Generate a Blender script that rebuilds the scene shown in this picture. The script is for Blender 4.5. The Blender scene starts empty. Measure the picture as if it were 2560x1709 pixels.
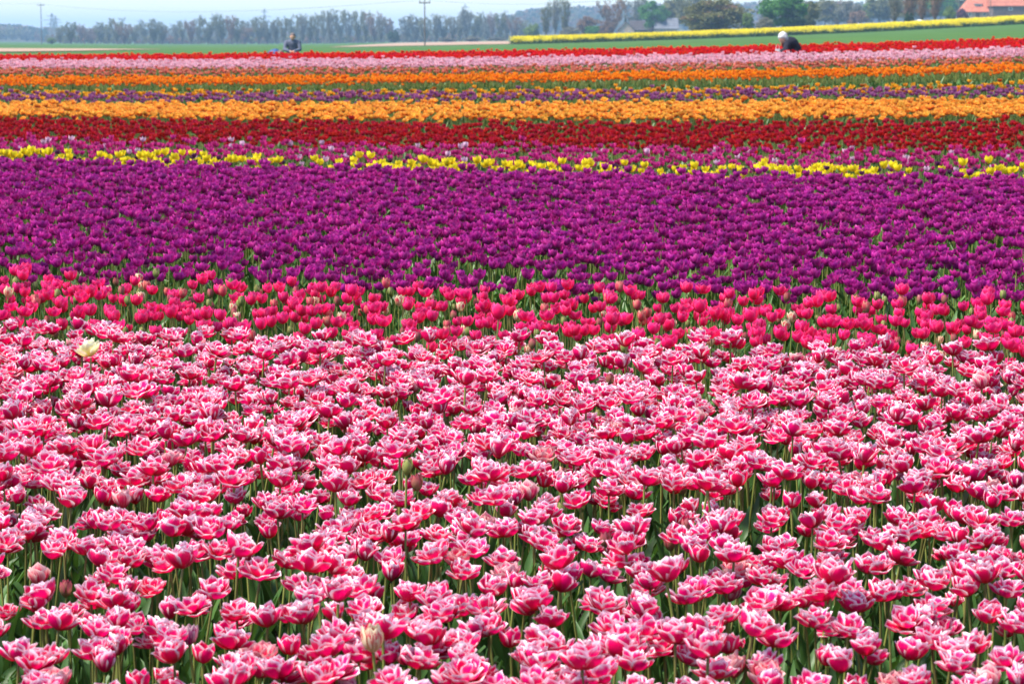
import bpy, math, random
import numpy as np
from mathutils import Matrix, Vector, Euler

# ------------------------------------------------------------------ camera, sky, sun, exposure
SC = bpy.context.scene
R = math.radians
F = 85.0 / 36.0 * 2560.0            # focal length in photo pixels (2560 wide)
CX, CY, YH = 1280.0, 854.5, 100.0   # image centre, eye-level row
HC = 1.64
PITCH = math.atan((CY - YH) / F)

cam_d = bpy.data.cameras.new('camera')
cam_d.sensor_width = 36.0
cam_d.lens = 85.0
cam_d.clip_start = 0.1
cam_d.clip_end = 30000.0
cam_d.dof.use_dof = True
cam_d.dof.focus_distance = 8.6
cam_d.dof.aperture_fstop = 11.0
cam = bpy.data.objects.new('camera', cam_d)
cam.location = (0, 0, HC)
cam.rotation_euler = (math.pi / 2 - PITCH, 0, 0)
SC.collection.objects.link(cam)
SC.camera = cam

SUN_EL, SUN_AZ = R(58), R(-112)     # azimuth measured from +Y towards +X
world = bpy.data.worlds.new('World')
SC.world = world
world.use_nodes = True
wn = world.node_tree
bg = wn.nodes['Background']
sky = wn.nodes.new('ShaderNodeTexSky')
sky.sky_type = 'NISHITA'
sky.sun_disc = False
sky.sun_elevation = SUN_EL
sky.sun_rotation = SUN_AZ
sky.altitude = 0
sky.air_density = 1.0
sky.dust_density = 0.4
sky.ozone_density = 1.0
wn.links.new(sky.outputs[0], bg.inputs[0])
bg.inputs[1].default_value = 0.11

sun_d = bpy.data.lights.new('sun', 'SUN')
sun_d.energy = 4.2
sun_d.angle = R(20)
sun_d.color = (1.0, 0.93, 0.82)
sun = bpy.data.objects.new('sun', sun_d)
sd = Vector((math.sin(SUN_AZ) * math.cos(SUN_EL), math.cos(SUN_AZ) * math.cos(SUN_EL), math.sin(SUN_EL)))
sun.rotation_euler = sd.to_track_quat('Z', 'Y').to_euler()
SC.collection.objects.link(sun)

SC.view_settings.view_transform = 'Standard'
SC.view_settings.look = 'None'
SC.view_settings.exposure = 1.24
SC.view_settings.gamma = 1.0
SC.view_settings.use_curve_mapping = False
SC.cycles.max_bounces = 6
SC.cycles.diffuse_bounces = 4
SC.cycles.glossy_bounces = 2
SC.cycles.transmission_bounces = 3
SC.cycles.volume_bounces = 0
SC.cycles.use_denoising = True

COL = SC.collection
rng = np.random.default_rng(11)
random.seed(5)

# ------------------------------------------------------------------ projection and terrain
_cp, _sp = math.cos(PITCH), math.sin(PITCH)

def ray_y1(px, py):
    """direction of the view ray through a photo pixel, scaled to Y = 1"""
    a = (CY - py) / F
    dy = _cp + _sp * a
    return (px - CX) / F / dy, (_cp * a - _sp) / dy

def project(X, Y, Z):
    d = Y * _cp - (Z - HC) * _sp
    return CX + F * X / d, CY - F * (Y * _sp + (Z - HC) * _cp) / d, d

# rows of the field: distance on the centre line, image row of the tops at photo x = 0 / 1280 / 2560, plant height
ROWS = [
    (9.8, 812, 850, 876, .43), (11.8, 668, 710, 735, .43), (20.6, 388, 421, 430, .43), (21.6, 360, 394, 405, .50),
    (24.0, 343, 357, 370, .46), (28.5, 293, 304, 298, .43), (29.8, 278, 287, 275, .43), (33.0, 249, 249, 241, .43),
    (36.0, 228, 222, 205, .42), (40.0, 205, 196, 171, .42), (43.0, 196, 186, 163, .42), (45.2, 180, 176, 150, .42),
    (47.5, 170, 167, 143, .42), (48.6, 163, 159, 135, .42), (53.0, 150, 143, 120, .42), (54.0, 147, 139, 115, .42),
    (60.0, 141, 129, 98, .42), (66.0, 158, 149, 119, .0), (95.0, 146, 135, 103, .0), (150, 138, 127, 91, 0), (300, 126, 116, 67, 0), (400, 121, 112, 62, 0),
    (500, 117, 108, 52, 0), (700, 113, 105, 46, 0), (1000, 110, 103, 44, 0), (1500, 107, 101, 46, 0), (2500, 105, 100, 60, 0),
    (5000, 102, 100, 80, 0), (9000, 100.5, 100.2, 95, 0)]
SIG = np.linspace(-.62, .62, 63)
UG = np.exp(np.linspace(math.log(2.0), math.log(9000), 900))

def rot_at(u):
    return 0.2 * np.clip((130 - u) / 65.0, 0, 1)

def _table():
    Z = np.zeros((len(SIG), len(UG)))
    for i, s in enumerate(SIG):
        us, zs = [1.0, 5.6], [0.0, 0.0]
        for (u, y0, y1, y2, h) in ROWS:
            b, c = (y2 - y0) / 2, (y0 + y2) / 2 - y1
            py = y1
            for _ in range(3):
                dy = _cp + _sp * (CY - py) / F
                t = max(-1.22, min(1.22, s * F * dy / 1280.0))
                py = y1 + b * t + c * t * t
            _, dz = ray_y1(CX, py)
            Y = u / (1 + float(rot_at(u)) * s)
            us.append(u); zs.append(HC + Y * dz - h)
        z = np.interp(UG, us, zs)
        k = np.hanning(27); k /= k.sum()
        Z[i] = np.convolve(np.pad(z, 13, mode='edge'), k, mode='valid')
    return Z
ZT = _table()

def ground_z(X, Y):
    X = np.asarray(X, float); Y = np.asarray(Y, float)
    Yc = np.maximum(Y, 2.2)
    s = np.clip(X / Yc, SIG[0], SIG[-1] - 1e-6)
    u = np.clip(Yc + rot_at(Yc) * s * Yc, 2.01, 8990)
    fi = (s - SIG[0]) / (SIG[1] - SIG[0]); i = fi.astype(int); fi = fi - i
    fj = (np.log(u) - math.log(2.0)) / (math.log(9000) - math.log(2.0)) * (len(UG) - 1); j = np.minimum(fj.astype(int), len(UG) - 2); fj = fj - j
    return ((ZT[i, j] * (1 - fi) + ZT[i + 1, j] * fi) * (1 - fj) + (ZT[i, j + 1] * (1 - fi) + ZT[i + 1, j + 1] * fi) * fj)

def at_depth(px, py, Y):
    dx, dz = ray_y1(px, py)
    return Vector((dx * Y, Y, HC + dz * Y))

def on_ground(px, Y):
    """ground point under photo column px at distance Y"""
    dx, _ = ray_y1(px, 100)
    return Vector((dx * Y, Y, float(ground_z(dx * Y, Y))))

def find_u(px, py, u0, u1):
    """distance at which the ground shows in pixel (px, py)"""
    Ys = np.exp(np.linspace(math.log(u0), math.log(u1), 500))
    dx, _ = ray_y1(px, py)
    z = ground_z(dx * Ys, Ys)
    _, yy, _ = project(dx * Ys, Ys, z)
    return float(Ys[int(np.argmin(np.abs(yy - py)))])

# ------------------------------------------------------------------ materials
MATS = {}

def new_mat(name):
    m = bpy.data.materials.new(name)
    m.use_nodes = True
    MATS[name] = m
    nt = m.node_tree
    return m, nt, nt.nodes['Principled BSDF'], nt.nodes['Material Output']

def nd(nt, kind, **kw):
    n = nt.nodes.new(kind)
    for k, v in kw.items():
        setattr(n, k, v)
    return n

def mth(nt, op, a, b=None, clamp=False):
    n = nt.nodes.new('ShaderNodeMath'); n.operation = op; n.use_clamp = clamp
    for i, v in enumerate((a, b)):
        if v is None: continue
        if isinstance(v, (int, float)): n.inputs[i].default_value = v
        else: nt.links.new(v, n.inputs[i])
    return n.outputs[0]

def mixc(nt, f, a, b, mode='MIX'):
    n = nt.nodes.new('ShaderNodeMix'); n.data_type = 'RGBA'; n.blend_type = mode
    for sock, v in ((n.inputs[0], f), (n.inputs[6], a), (n.inputs[7], b)):
        if isinstance(v, (int, float)): sock.default_value = v
        elif isinstance(v, tuple): sock.default_value = (*v, 1)
        else: nt.links.new(v, sock)
    return n.outputs[2]

def sstep(nt, x, lo, hi):
    n = nt.nodes.new('ShaderNodeMapRange'); n.interpolation_type = 'SMOOTHSTEP'
    nt.links.new(x, n.inputs[0]); n.inputs[1].default_value = lo; n.inputs[2].default_value = hi
    return n.outputs[0]

def petal_mat(name, core, mid, edge, lo=.35, hi=.98, tip=(.72, 1.0), jitter=.12, trans=.38, rough=.42, streak=.0, spec=.35):
    m, nt, bs, out = new_mat(name)
    uv = nd(nt, 'ShaderNodeUVMap'); uv.uv_map = 'UVMap'
    sp = nd(nt, 'ShaderNodeSeparateXYZ'); nt.links.new(uv.outputs[0], sp.inputs[0])
    a = mth(nt, 'ABSOLUTE', mth(nt, 'SUBTRACT', mth(nt, 'MULTIPLY', sp.outputs[0], 2.0), 1.0))
    v = sp.outputs[1]
    oi = nd(nt, 'ShaderNodeObjectInfo')
    # fine lengthwise veins
    cmb = nd(nt, 'ShaderNodeCombineXYZ')
    nt.links.new(mth(nt, 'MULTIPLY', sp.outputs[0], 14.0), cmb.inputs[0]); nt.links.new(mth(nt, 'MULTIPLY', v, 1.6), cmb.inputs[1])
    nt.links.new(mth(nt, 'MULTIPLY', oi.outputs['Random'], 40.0), cmb.inputs[2])
    nz = nd(nt, 'ShaderNodeTexNoise'); nz.inputs['Scale'].default_value = 1.0; nz.inputs['Detail'].default_value = 2.0
    nt.links.new(cmb.outputs[0], nz.inputs['Vector'])
    vein = nz.outputs[0]
    ea = mth(nt, 'ADD', a, mth(nt, 'MULTIPLY', mth(nt, 'SUBTRACT', vein, .5), .5))
    eu = mth(nt, 'MULTIPLY', sstep(nt, ea, lo, hi), sstep(nt, v, .12, .6))
    tv = mth(nt, 'ADD', v, mth(nt, 'MULTIPLY', mth(nt, 'SUBTRACT', vein, .5), .25))
    tp = sstep(nt, tv, *tip)
    e = mth(nt, 'SUBTRACT', 1.0, mth(nt, 'MULTIPLY', mth(nt, 'SUBTRACT', 1.0, eu), mth(nt, 'SUBTRACT', 1.0, tp)))
    if streak:
        e = mth(nt, 'ADD', e, mth(nt, 'MULTIPLY', sstep(nt, vein, .52, .62), streak), clamp=True)
    c1 = mixc(nt, sstep(nt, v, .1, .75), core, mid)
    c2 = mixc(nt, e, c1, edge)
    hsv = nd(nt, 'ShaderNodeHueSaturation')
    nt.links.new(c2, hsv.inputs['Color'])
    nt.links.new(mth(nt, 'ADD', 1 - jitter, mth(nt, 'MULTIPLY', oi.outputs['Random'], 2 * jitter)), hsv.inputs['Value'])
    nt.links.new(mth(nt, 'ADD', .5 - jitter * .07, mth(nt, 'MULTIPLY', mth(nt, 'FRACT', mth(nt, 'MULTIPLY', oi.outputs['Random'], 37.7)), jitter * .14)), hsv.inputs['Hue'])
    nt.links.new(hsv.outputs[0], bs.inputs['Base Color'])
    bs.inputs['Roughness'].default_value = rough
    bs.inputs['Specular IOR Level'].default_value = spec
    tr = nd(nt, 'ShaderNodeBsdfTranslucent'); nt.links.new(hsv.outputs[0], tr.inputs[0])
    mx = nd(nt, 'ShaderNodeMixShader'); mx.inputs[0].default_value = trans
    nt.links.new(bs.outputs[0], mx.inputs[1]); nt.links.new(tr.outputs[0], mx.inputs[2])
    nt.links.new(mx.outputs[0], out.inputs[0])
    return m

def leaf_mat(name, c0, c1, trans=.25, rough=.42, scale=30.0):
    m, nt, bs, out = new_mat(name)
    oi = nd(nt, 'ShaderNodeObjectInfo')
    tc = nd(nt, 'ShaderNodeTexCoord')
    nz = nd(nt, 'ShaderNodeTexNoise'); nz.inputs['Scale'].default_value = scale; nz.inputs['Detail'].default_value = 3
    nt.links.new(tc.outputs['Object'], nz.inputs['Vector'])
    f = mth(nt, 'ADD', mth(nt, 'MULTIPLY', nz.outputs[0], .6), mth(nt, 'MULTIPLY', oi.outputs['Random'], .45), clamp=True)
    c = mixc(nt, f, c0, c1)
    nt.links.new(c, bs.inputs['Base Color'])
    bs.inputs['Roughness'].default_value = rough
    bs.inputs['Specular IOR Level'].default_value = .4
    tr = nd(nt, 'ShaderNodeBsdfTranslucent'); nt.links.new(mixc(nt, 1.0, c, (1.0, 1.0, .45), 'MULTIPLY'), tr.inputs[0])
    mx = nd(nt, 'ShaderNodeMixShader'); mx.inputs[0].default_value = trans
    nt.links.new(bs.outputs[0], mx.inputs[1]); nt.links.new(tr.outputs[0], mx.inputs[2])
    nt.links.new(mx.outputs[0], out.inputs[0])
    return m

def plain_mat(name, c0, c1=None, scale=5.0, rough=.8, detail=5.0, bump=0.0, spec=.2, coord='Object'):
    m, nt, bs, out = new_mat(name)
    c1 = c1 or tuple(x * .75 for x in c0)
    tc = nd(nt, 'ShaderNodeTexCoord')
    nz = nd(nt, 'ShaderNodeTexNoise'); nz.inputs['Scale'].default_value = scale; nz.inputs['Detail'].default_value = detail
    nt.links.new(tc.outputs[coord], nz.inputs['Vector'])
    nt.links.new(mixc(nt, sstep(nt, nz.outputs[0], .3, .7), c0, c1), bs.inputs['Base Color'])
    bs.inputs['Roughness'].default_value = rough
    bs.inputs['Specular IOR Level'].default_value = spec
    if bump:
        b = nd(nt, 'ShaderNodeBump'); b.inputs['Strength'].default_value = bump
        nt.links.new(nz.outputs[0], b.inputs['Height']); nt.links.new(b.outputs[0], bs.inputs['Normal'])
    return m

petal_mat('pink_outer', (.58, .0, .040), (.82, .001, .130), (.98, .79, .87), lo=.65, hi=.96, tip=(.84, .99))
petal_mat('pink_inner', (.62, .0, .052), (.86, .003, .170), (.98, .81, .89), lo=.57, hi=.94, tip=(.75, .98))
petal_mat('pink_peach', (.66, .005, .06), (.78, .03, .15), (.94, .62, .60), lo=.4, hi=1.0, tip=(.66, 1.04), streak=.2)
petal_mat('pink_striped', (.45, .01, .15), (.5, .02, .2), (.85, .6, .62), lo=.3, hi=.9, streak=.9)
petal_mat('cerise', (.72, .002, .08), (.90, .008, .16), (.95, .09, .30), lo=.5, hi=1.05)
petal_mat('cerise_salmon', (.66, .06, .10), (.72, .07, .13), (.66, .26, .20), lo=.3, hi=1.0, streak=.15)
petal_mat('cerise_striped', (.62, .50, .22), (.60, .03, .08), (.80, .72, .48), lo=.4, hi=.95, streak=.9)
petal_mat('bud_green', (.16, .24, .05), (.26, .31, .08), (.42, .36, .16), lo=.5, hi=1.05, tip=(.8, 1.05))
petal_mat('bud_dusky', (.22, .20, .07), (.38, .14, .11), (.50, .09, .13), lo=.5, hi=1.05, tip=(.6, 1.05))
petal_mat('purple', (.20, .001, .105), (.35, .002, .18), (.54, .03, .31), lo=.4, hi=1.05, tip=(.6, 1.05), spec=.5, jitter=.2)
petal_mat('yellow', (.80, .56, .01), (.86, .68, .012), (.90, .76, .03), jitter=.06)
petal_mat('pale_yellow', (.84, .74, .20), (.92, .87, .45), (.97, .95, .75), jitter=.03)
petal_mat('magenta', (.36, .003, .12), (.55, .010, .19), (.68, .07, .30))
petal_mat('lilac_white', (.50, .16, .34), (.66, .36, .52), (.78, .60, .70))
petal_mat('dark_plum', (.05, .006, .05), (.09, .01, .08), (.15, .02, .12))
petal_mat('dark_red', (.34, .0, .006), (.46, .001, .012), (.54, .008, .02), spec=.45)
petal_mat('orange_double', (.62, .03, .003), (.92, .21, .009), (.98, .54, .08), lo=.3, hi=.95, tip=(.5, 1.0))
petal_mat('amber', (.70, .22, .01), (.88, .38, .01), (.93, .52, .03))
petal_mat('rust', (.25, .02, .005), (.42, .06, .008), (.75, .25, .02), lo=.5, hi=1.1)
petal_mat('mauve', (.20, .025, .13), (.31, .055, .21), (.48, .17, .35))
petal_mat('orange', (.82, .14, .002), (.94, .24, .003), (.97, .34, .008))
petal_mat('coral', (.62, .03, .03), (.74, .12, .07), (.86, .40, .26), lo=.3, hi=1.0)
petal_mat('pale_pink', (.76, .20, .32), (.90, .41, .51), (.96, .70, .75))
petal_mat('red', (.62, .0, .003), (.82, .001, .006), (.86, .012, .008))
petal_mat('red_orange', (.70, .04, .006), (.80, .12, .01), (.90, .26, .03))
leaf_mat('tulip_leaf', (.040, .11, .028), (.088, .195, .048))
leaf_mat('tulip_leaf_bright', (.04, .11, .018), (.085, .19, .03), trans=.18)
leaf_mat('tulip_stem', (.14, .19, .035), (.24, .26, .07), trans=.05)
leaf_mat('tulip_stem_dark', (.11, .13, .03), (.19, .17, .06), trans=.03)

# ------------------------------------------------------------------ mesh data helpers
class MD:
    """vertices, faces, uv and one material: one small piece"""
    def __init__(self, v, f, uv, mat):
        self.v = np.asarray(v, float); self.f = f; self.uv = np.asarray(uv, float); self.mat = mat; self.me = None

    def mesh(self, name):
        if self.me is None:
            self.me = join_mesh(name, [(self, None)])
        return self.me

def join_mesh(name, items):
    vs, fs, uvs, mats, mi, off = [], [], [], [], [], 0
    for md, M in items:
        v = md.v
        if M is not None:
            A = np.array(M); v = v @ A[:3, :3].T + A[:3, 3]
        vs.append(v); uvs.append(md.uv)
        if md.mat not in mats: mats.append(md.mat)
        k = mats.index(md.mat)
        for f in md.f:
            fs.append(tuple(i + off for i in f)); mi.append(k)
        off += len(v)
    me = bpy.data.meshes.new(name)
    V = np.concatenate(vs); UV = np.concatenate(uvs)
    me.from_pydata(V.tolist(), [], fs)
    ul = me.uv_layers.new(name='UVMap')
    idx = np.empty(len(me.loops), np.int32); me.loops.foreach_get('vertex_index', idx)
    ul.data.foreach_set('uv', UV[idx].astype(np.float32).ravel())
    me.polygons.foreach_set('material_index', np.array(mi, np.int32))
    me.polygons.foreach_set('use_smooth', np.ones(len(fs), bool))
    for m in mats: me.materials.append(MATS[m])
    me.update()
    return me

def grid_faces(nu, nv):
    f = []
    for j in range(nv):
        for i in range(nu):
            a = j * (nu + 1) + i
            f.append((a, a + 1, a + nu + 2, a + nu + 1))
    return f

def blade(L, W, p0, p1, cup, nu, nv, mat, tip=4.0, sharp=.75, base=.3, grow=1.15, wav=.0, seed=0, r0=.003, bend=.8, twist=0.0):
    """petal or leaf: grows from the origin, opens towards +X; p0, p1 angles from the vertical in degrees at base and tip"""
    v = np.linspace(0, 1, nv + 1)
    ph = np.radians(p0 + (p1 - p0) * v ** bend)
    pm = (ph[1:] + ph[:-1]) / 2
    r = np.concatenate([[0], np.cumsum(np.sin(pm))]) * L / nv + r0
    z = np.concatenate([[0], np.cumsum(np.cos(pm))]) * L / nv
    w = W * .5 * np.maximum((base + grow * v) * (1 - v ** tip) ** sharp, .035)
    uu = np.linspace(-1, 1, nu + 1)
    V, UV = [], []
    for j in range(nv + 1):
        for u in uu:
            off = cup * u * u * w[j] + wav * W * math.sin(2.6 * u + seed + 3.1 * v[j]) * v[j]
            lat = u * w[j]
            x = r[j] - math.cos(ph[j]) * off
            zz = z[j] + math.sin(ph[j]) * off
            if twist:
                t = twist * v[j]; x, lat = x + lat * math.sin(t), lat * math.cos(t)
            V.append((x, lat, zz)); UV.append((u * .5 + .5, v[j]))
    return MD(V, grid_faces(nu, nv), UV, mat)

def tube(points, radii, n, mat):
    V, UV, Fc = [], [], []
    P = [Vector(p) for p in points]
    for k, p in enumerate(P):
        t = (P[min(k + 1, len(P) - 1)] - P[max(k - 1, 0)]).normalized()
        a = t.orthogonal().normalized(); b = t.cross(a)
        for i in range(n):
            an = 2 * math.pi * i / n
            V.append(tuple(p + (a * math.cos(an) + b * math.sin(an)) * radii[k])); UV.append((i / n, k / (len(P) - 1)))
    for k in range(len(P) - 1):
        for i in range(n):
            Fc.append((k * n + i, k * n + (i + 1) % n, (k + 1) * n + (i + 1) % n, (k + 1) * n + i))
    return MD(V, Fc, UV, mat)

def box_md(x0, x1, y0, y1, z0, z1, mat):
    V = [(x, y, z) for z in (z0, z1) for y in (y0, y1) for x in (x0, x1)]
    Fc = [(0, 2, 3, 1), (4, 5, 7, 6), (0, 1, 5, 4), (2, 6, 7, 3), (0, 4, 6, 2), (1, 3, 7, 5)]
    # split vertices so that edges stay crisp
    VV, FF = [], []
    for f in Fc:
        FF.append(tuple(range(len(VV), len(VV) + 4))); VV += [V[i] for i in f]
    return MD(VV, FF, [(v[0], v[2]) for v in VV], mat)

def tag(o, label=None, cat=None, group=None, kind=None):
    if label: o['label'] = label
    if cat: o['category'] = cat
    if group: o['group'] = group
    if kind: o['kind'] = kind
    return o

def mesh_obj(name, me, parent=None, M=None):
    o = bpy.data.objects.new(name, me)
    COL.objects.link(o)
    if parent is not None: o.parent = parent
    if M is not None: o.matrix_basis = M
    return o

def empty(name, loc=(0, 0, 0), rz=0.0):
    o = bpy.data.objects.new(name, None)
    o.empty_display_size = .1
    COL.objects.link(o); o.location = loc; o.rotation_euler = (0, 0, rz)
    return o

def TR(loc=(0, 0, 0), rot=(0, 0, 0), s=1.0):
    return Matrix.Translation(loc) @ Euler(rot).to_matrix().to_4x4() @ Matrix.Scale(s, 4)

# ------------------------------------------------------------------ the ground
def terrain_sheet(name, mat, sig, ys, lift=0.0, label=None):
    V = []
    for y in ys:
        w = max(abs(y), 40.0) if y < 60 else y
        for s in sig:
            V.append((s * w, y))
    V = np.array(V)
    z = ground_z(V[:, 0], V[:, 1]) + lift - (np.clip((V[:, 1] - 66) * .02, 0, 3) if name == 'ground' else 0)
    me = bpy.data.meshes.new(name)
    n = len(sig) - 1
    me.from_pydata(np.column_stack([V, z]).tolist(), [], grid_faces(n, len(ys) - 1))
    me.polygons.foreach_set('use_smooth', np.ones(len(me.polygons), bool))
    me.materials.append(MATS[mat])
    o = mesh_obj(name, me)
    o['kind'] = 'structure'
    return o

plain_mat('soil', (.045, .031, .021), (.022, .016, .011), scale=9, bump=.6, rough=.95)
m, nt, bs, out = new_mat('young_wheat')
tc = nd(nt, 'ShaderNodeTexCoord')
mp = nd(nt, 'ShaderNodeMapping'); mp.inputs['Scale'].default_value = (.35, .06, 1)
nt.links.new(tc.outputs['Object'], mp.inputs[0])
n1 = nd(nt, 'ShaderNodeTexNoise'); n1.inputs['Scale'].default_value = 1.0; n1.inputs['Detail'].default_value = 8; n1.inputs['Roughness'].default_value = .7
nt.links.new(mp.outputs[0], n1.inputs['Vector'])
n2 = nd(nt, 'ShaderNodeTexNoise'); n2.inputs['Scale'].default_value = .02; n2.inputs['Detail'].default_value = 4
nt.links.new(tc.outputs['Object'], n2.inputs['Vector'])
cw = mixc(nt, sstep(nt, n1.outputs[0], .3, .7), (.028, .084, .007), (.054, .132, .011))
mp2 = nd(nt, 'ShaderNodeMapping'); mp2.inputs['Scale'].default_value = (.012, .16, 1); mp2.inputs['Rotation'].default_value = (0, 0, .12)
nt.links.new(tc.outputs['Object'], mp2.inputs[0])
n3 = nd(nt, 'ShaderNodeTexNoise'); n3.inputs['Scale'].default_value = 1.0; n3.inputs['Detail'].default_value = 5
nt.links.new(mp2.outputs[0], n3.inputs['Vector'])
cw = mixc(nt, mth(nt, 'MULTIPLY', sstep(nt, n3.outputs[0], .45, .65), .5), cw, (.055, .085, .02))
cw = mixc(nt, mth(nt, 'MULTIPLY', sstep(nt, n2.outputs[0], .4, .7), .35), cw, (.05, .11, .022))
nt.links.new(cw, bs.inputs['Base Color']); bs.inputs['Roughness'].default_value = .8; bs.inputs['Specular IOR Level'].default_value = .15
plain_mat('ploughed', (.36, .25, .18), (.27, .18, .13), scale=.35, rough=.95)

ys = np.concatenate([np.linspace(-60, 2, 12), np.linspace(3, 62, 70), np.exp(np.linspace(math.log(63), math.log(8800), 110))])
terrain_sheet('ground', 'soil', np.linspace(-1.0, 1.0, 61), ys)
ysf = np.exp(np.linspace(math.log(64.5), math.log(8700), 150))
terrain_sheet('wheat_field', 'young_wheat', np.linspace(-.60, .60, 91), ysf, lift=.03)

def strip_sheet(name, mat, cols, lift):
    """cols: (px, near row, far row) -> draped sheet on the terrain"""
    V, nv = [], 8
    for px, yn, yf in cols:
        a, b = find_u(px, yn, 110, 1800), find_u(px, yf, 110, 1800)
        for k in range(nv + 1):
            Y = a + (b - a) * k / nv
            dx, _ = ray_y1(px, 110)
            V.append((dx * Y, Y, float(ground_z(dx * Y, Y)) + lift))
    me = bpy.data.meshes.new(name)
    me.from_pydata(V, [], [tuple(reversed(f)) for f in grid_faces(nv, len(cols) - 1)])
    me.materials.append(MATS[mat])
    o = mesh_obj(name, me); o['kind'] = 'structure'
    return o
strip_sheet('ploughed_ground', 'ploughed', [(-260, 133.5, 122), (-100, 133, 122.3), (0, 132.5, 122.5), (80, 131.5, 122.7), (160, 130.2, 123), (240, 128.5, 123.4), (320, 126.5, 124.5), (400, 125.6, 125.0)], .10)
strip_sheet('ploughed_ground', 'ploughed', [(825, 119.5, 119.0), (900, 118.5, 114.2), (1000, 116.5, 107.8), (1100, 114.8, 106.0), (1200, 112.8, 104.6), (1300, 111.5, 103.6)], .10)

# ------------------------------------------------------------------ tulips: pieces
def stem_md(h, r, mat, n=5, lean=.0):
    a = random.uniform(0, 6.28); k = random.uniform(.004, .014)
    return tube([(0, 0, -.01), (math.cos(a) * k, math.sin(a) * k, h * .5), (0, 0, h)], [r * 1.15, r, r * .9], n, mat)

STEMS = {}
def stem(h, r=.0038, mat='tulip_stem', n=5):
    key = (round(h, 2), r, mat, n)
    if key not in STEMS: STEMS[key] = [stem_md(key[0], r, mat, n) for _ in range(3)]
    return random.choice(STEMS[key])

def leaf_set(mat, nu=2, nv=5):
    out = []
    for i in range(6):
        L = [.24, .27, .21, .25, .29, .19][i]
        out.append(blade(L, [.036, .045, .05, .032, .040, .055][i], [6, 10, 14, 4, 8, 18][i], [32, 55, 70, 18, 40, 78][i], .55, nu, nv, mat,
                         tip=2.2, sharp=.9, base=.55, grow=.9, wav=.12, seed=i, r0=.004, bend=1.6, twist=[.3, -.5, .2, .7, -.3, .1][i]))
    return out
LEAVES = leaf_set('tulip_leaf')
LEAVES_BRIGHT = leaf_set('tulip_leaf_bright')
LEAVES_LOW = leaf_set('tulip_leaf', 2, 3)
LEAVES_LOW_BRIGHT = leaf_set('tulip_leaf_bright', 2, 3)

def plant_leaves(n, pool, scale=1.0):
    a0 = random.uniform(0, 6.28); out = []
    for k in range(n):
        s = random.uniform(.85, 1.2) * scale
        out.append(('leaf', random.choice(pool), TR((0, 0, .0 + .02 * k), (0, 0, a0 + k * 6.28 / n + random.uniform(-.5, .5)), s)))
    return out

def ring(pool, n, a0, z, tilt=0.0, s=1.0, sj=.12, tj=.15, name='petal'):
    out = []
    for k in range(n):
        a = a0 + 2 * math.pi * k / n + random.uniform(-.16, .16)
        out.append((name, random.choice(pool), TR((0, 0, z), (0, tilt + random.uniform(-tj, tj), 0)).to_3x3().to_4x4() if False else
                    Matrix.Translation((0, 0, z)) @ Matrix.Rotation(a, 4, 'Z') @ Matrix.Rotation(tilt + random.uniform(-tj, tj), 4, 'Y') @ Matrix.Scale(s * random.uniform(1 - sj, 1 + sj), 4)))
    return out

def double_pools(mo, mi, nu=4, nv=5):
    o = [blade(.062, .062, 90, 20, .42, nu, nv, mo, tip=3.4, sharp=.72, wav=.04, seed=1), blade(.065, .056, 92, 12, .46, nu, nv, mo, tip=3.0, sharp=.76, wav=.05, seed=2),
         blade(.060, .064, 88, 32, .38, nu, nv, mo, tip=3.6, sharp=.70, wav=.05, seed=4)]
    mdl = [blade(.060, .054, 76, 8, .48, nu, nv, mi, tip=3.2, sharp=.74, wav=.06, seed=3), blade(.056, .050, 80, -2, .52, nu, nv, mi, tip=3.0, sharp=.76, wav=.07, seed=5),
           blade(.062, .050, 70, 18, .46, nu, nv, mi, tip=2.9, sharp=.78, wav=.08, seed=7)]
    inn = [blade(.052, .042, 50, -2, .6, nu, nv, mi, tip=3, sharp=.76, wav=.10, seed=6), blade(.049, .040, 42, -12, .65, nu, nv, mi, tip=3, sharp=.76, wav=.11, seed=8)]
    return o, mdl, inn

def double_bloom(pools, openness=0.0, h=.37, tilt=.12, s=1.0):
    """openness > 0 opens the rings, < 0 closes them"""
    o, mdl, inn = pools
    a = random.uniform(0, 6.28)
    it = ring(o, 6, a, 0, openness, s) + ring(mdl, 5, a + .6, .004, openness * .8 - .03, s) + ring(inn, 4, a + .2, .008, openness * .5, s)
    B = TR((0, 0, h), (random.uniform(-tilt, tilt), random.uniform(-tilt, tilt), 0))
    return [(n, md, B @ M) for n, md, M in it]

def cup_pools(mat, nu=4, nv=4, L=.060, W=.044, p0=86, p1=-14, cup=.55):
    o = [blade(L, W, p0, p1, cup, nu, nv, mat, tip=3.4, sharp=.75, wav=.03, seed=k, bend=.55) for k in (1, 3)]
    i = [blade(L * .98, W * .95, p0 - 8, p1 - 6, cup, nu, nv, mat, tip=3.6, sharp=.75, wav=.03, seed=k, bend=.55) for k in (2, 5)]
    return o, i

def cup_bloom(pools, openness=0.0, h=.37, tilt=.12, s=1.0, name='petal'):
    o, i = pools
    a = random.uniform(0, 6.28)
    it = ring(i, 3, a + math.pi / 3, .001, openness * .8, s, .05, .05, name) + ring(o, 3, a, 0, openness, s, .05, .06, name)
    B = TR((0, 0, h), (random.uniform(-tilt, tilt), random.uniform(-tilt, tilt), 0))
    return [(n, md, B @ M) for n, md, M in it]

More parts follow.
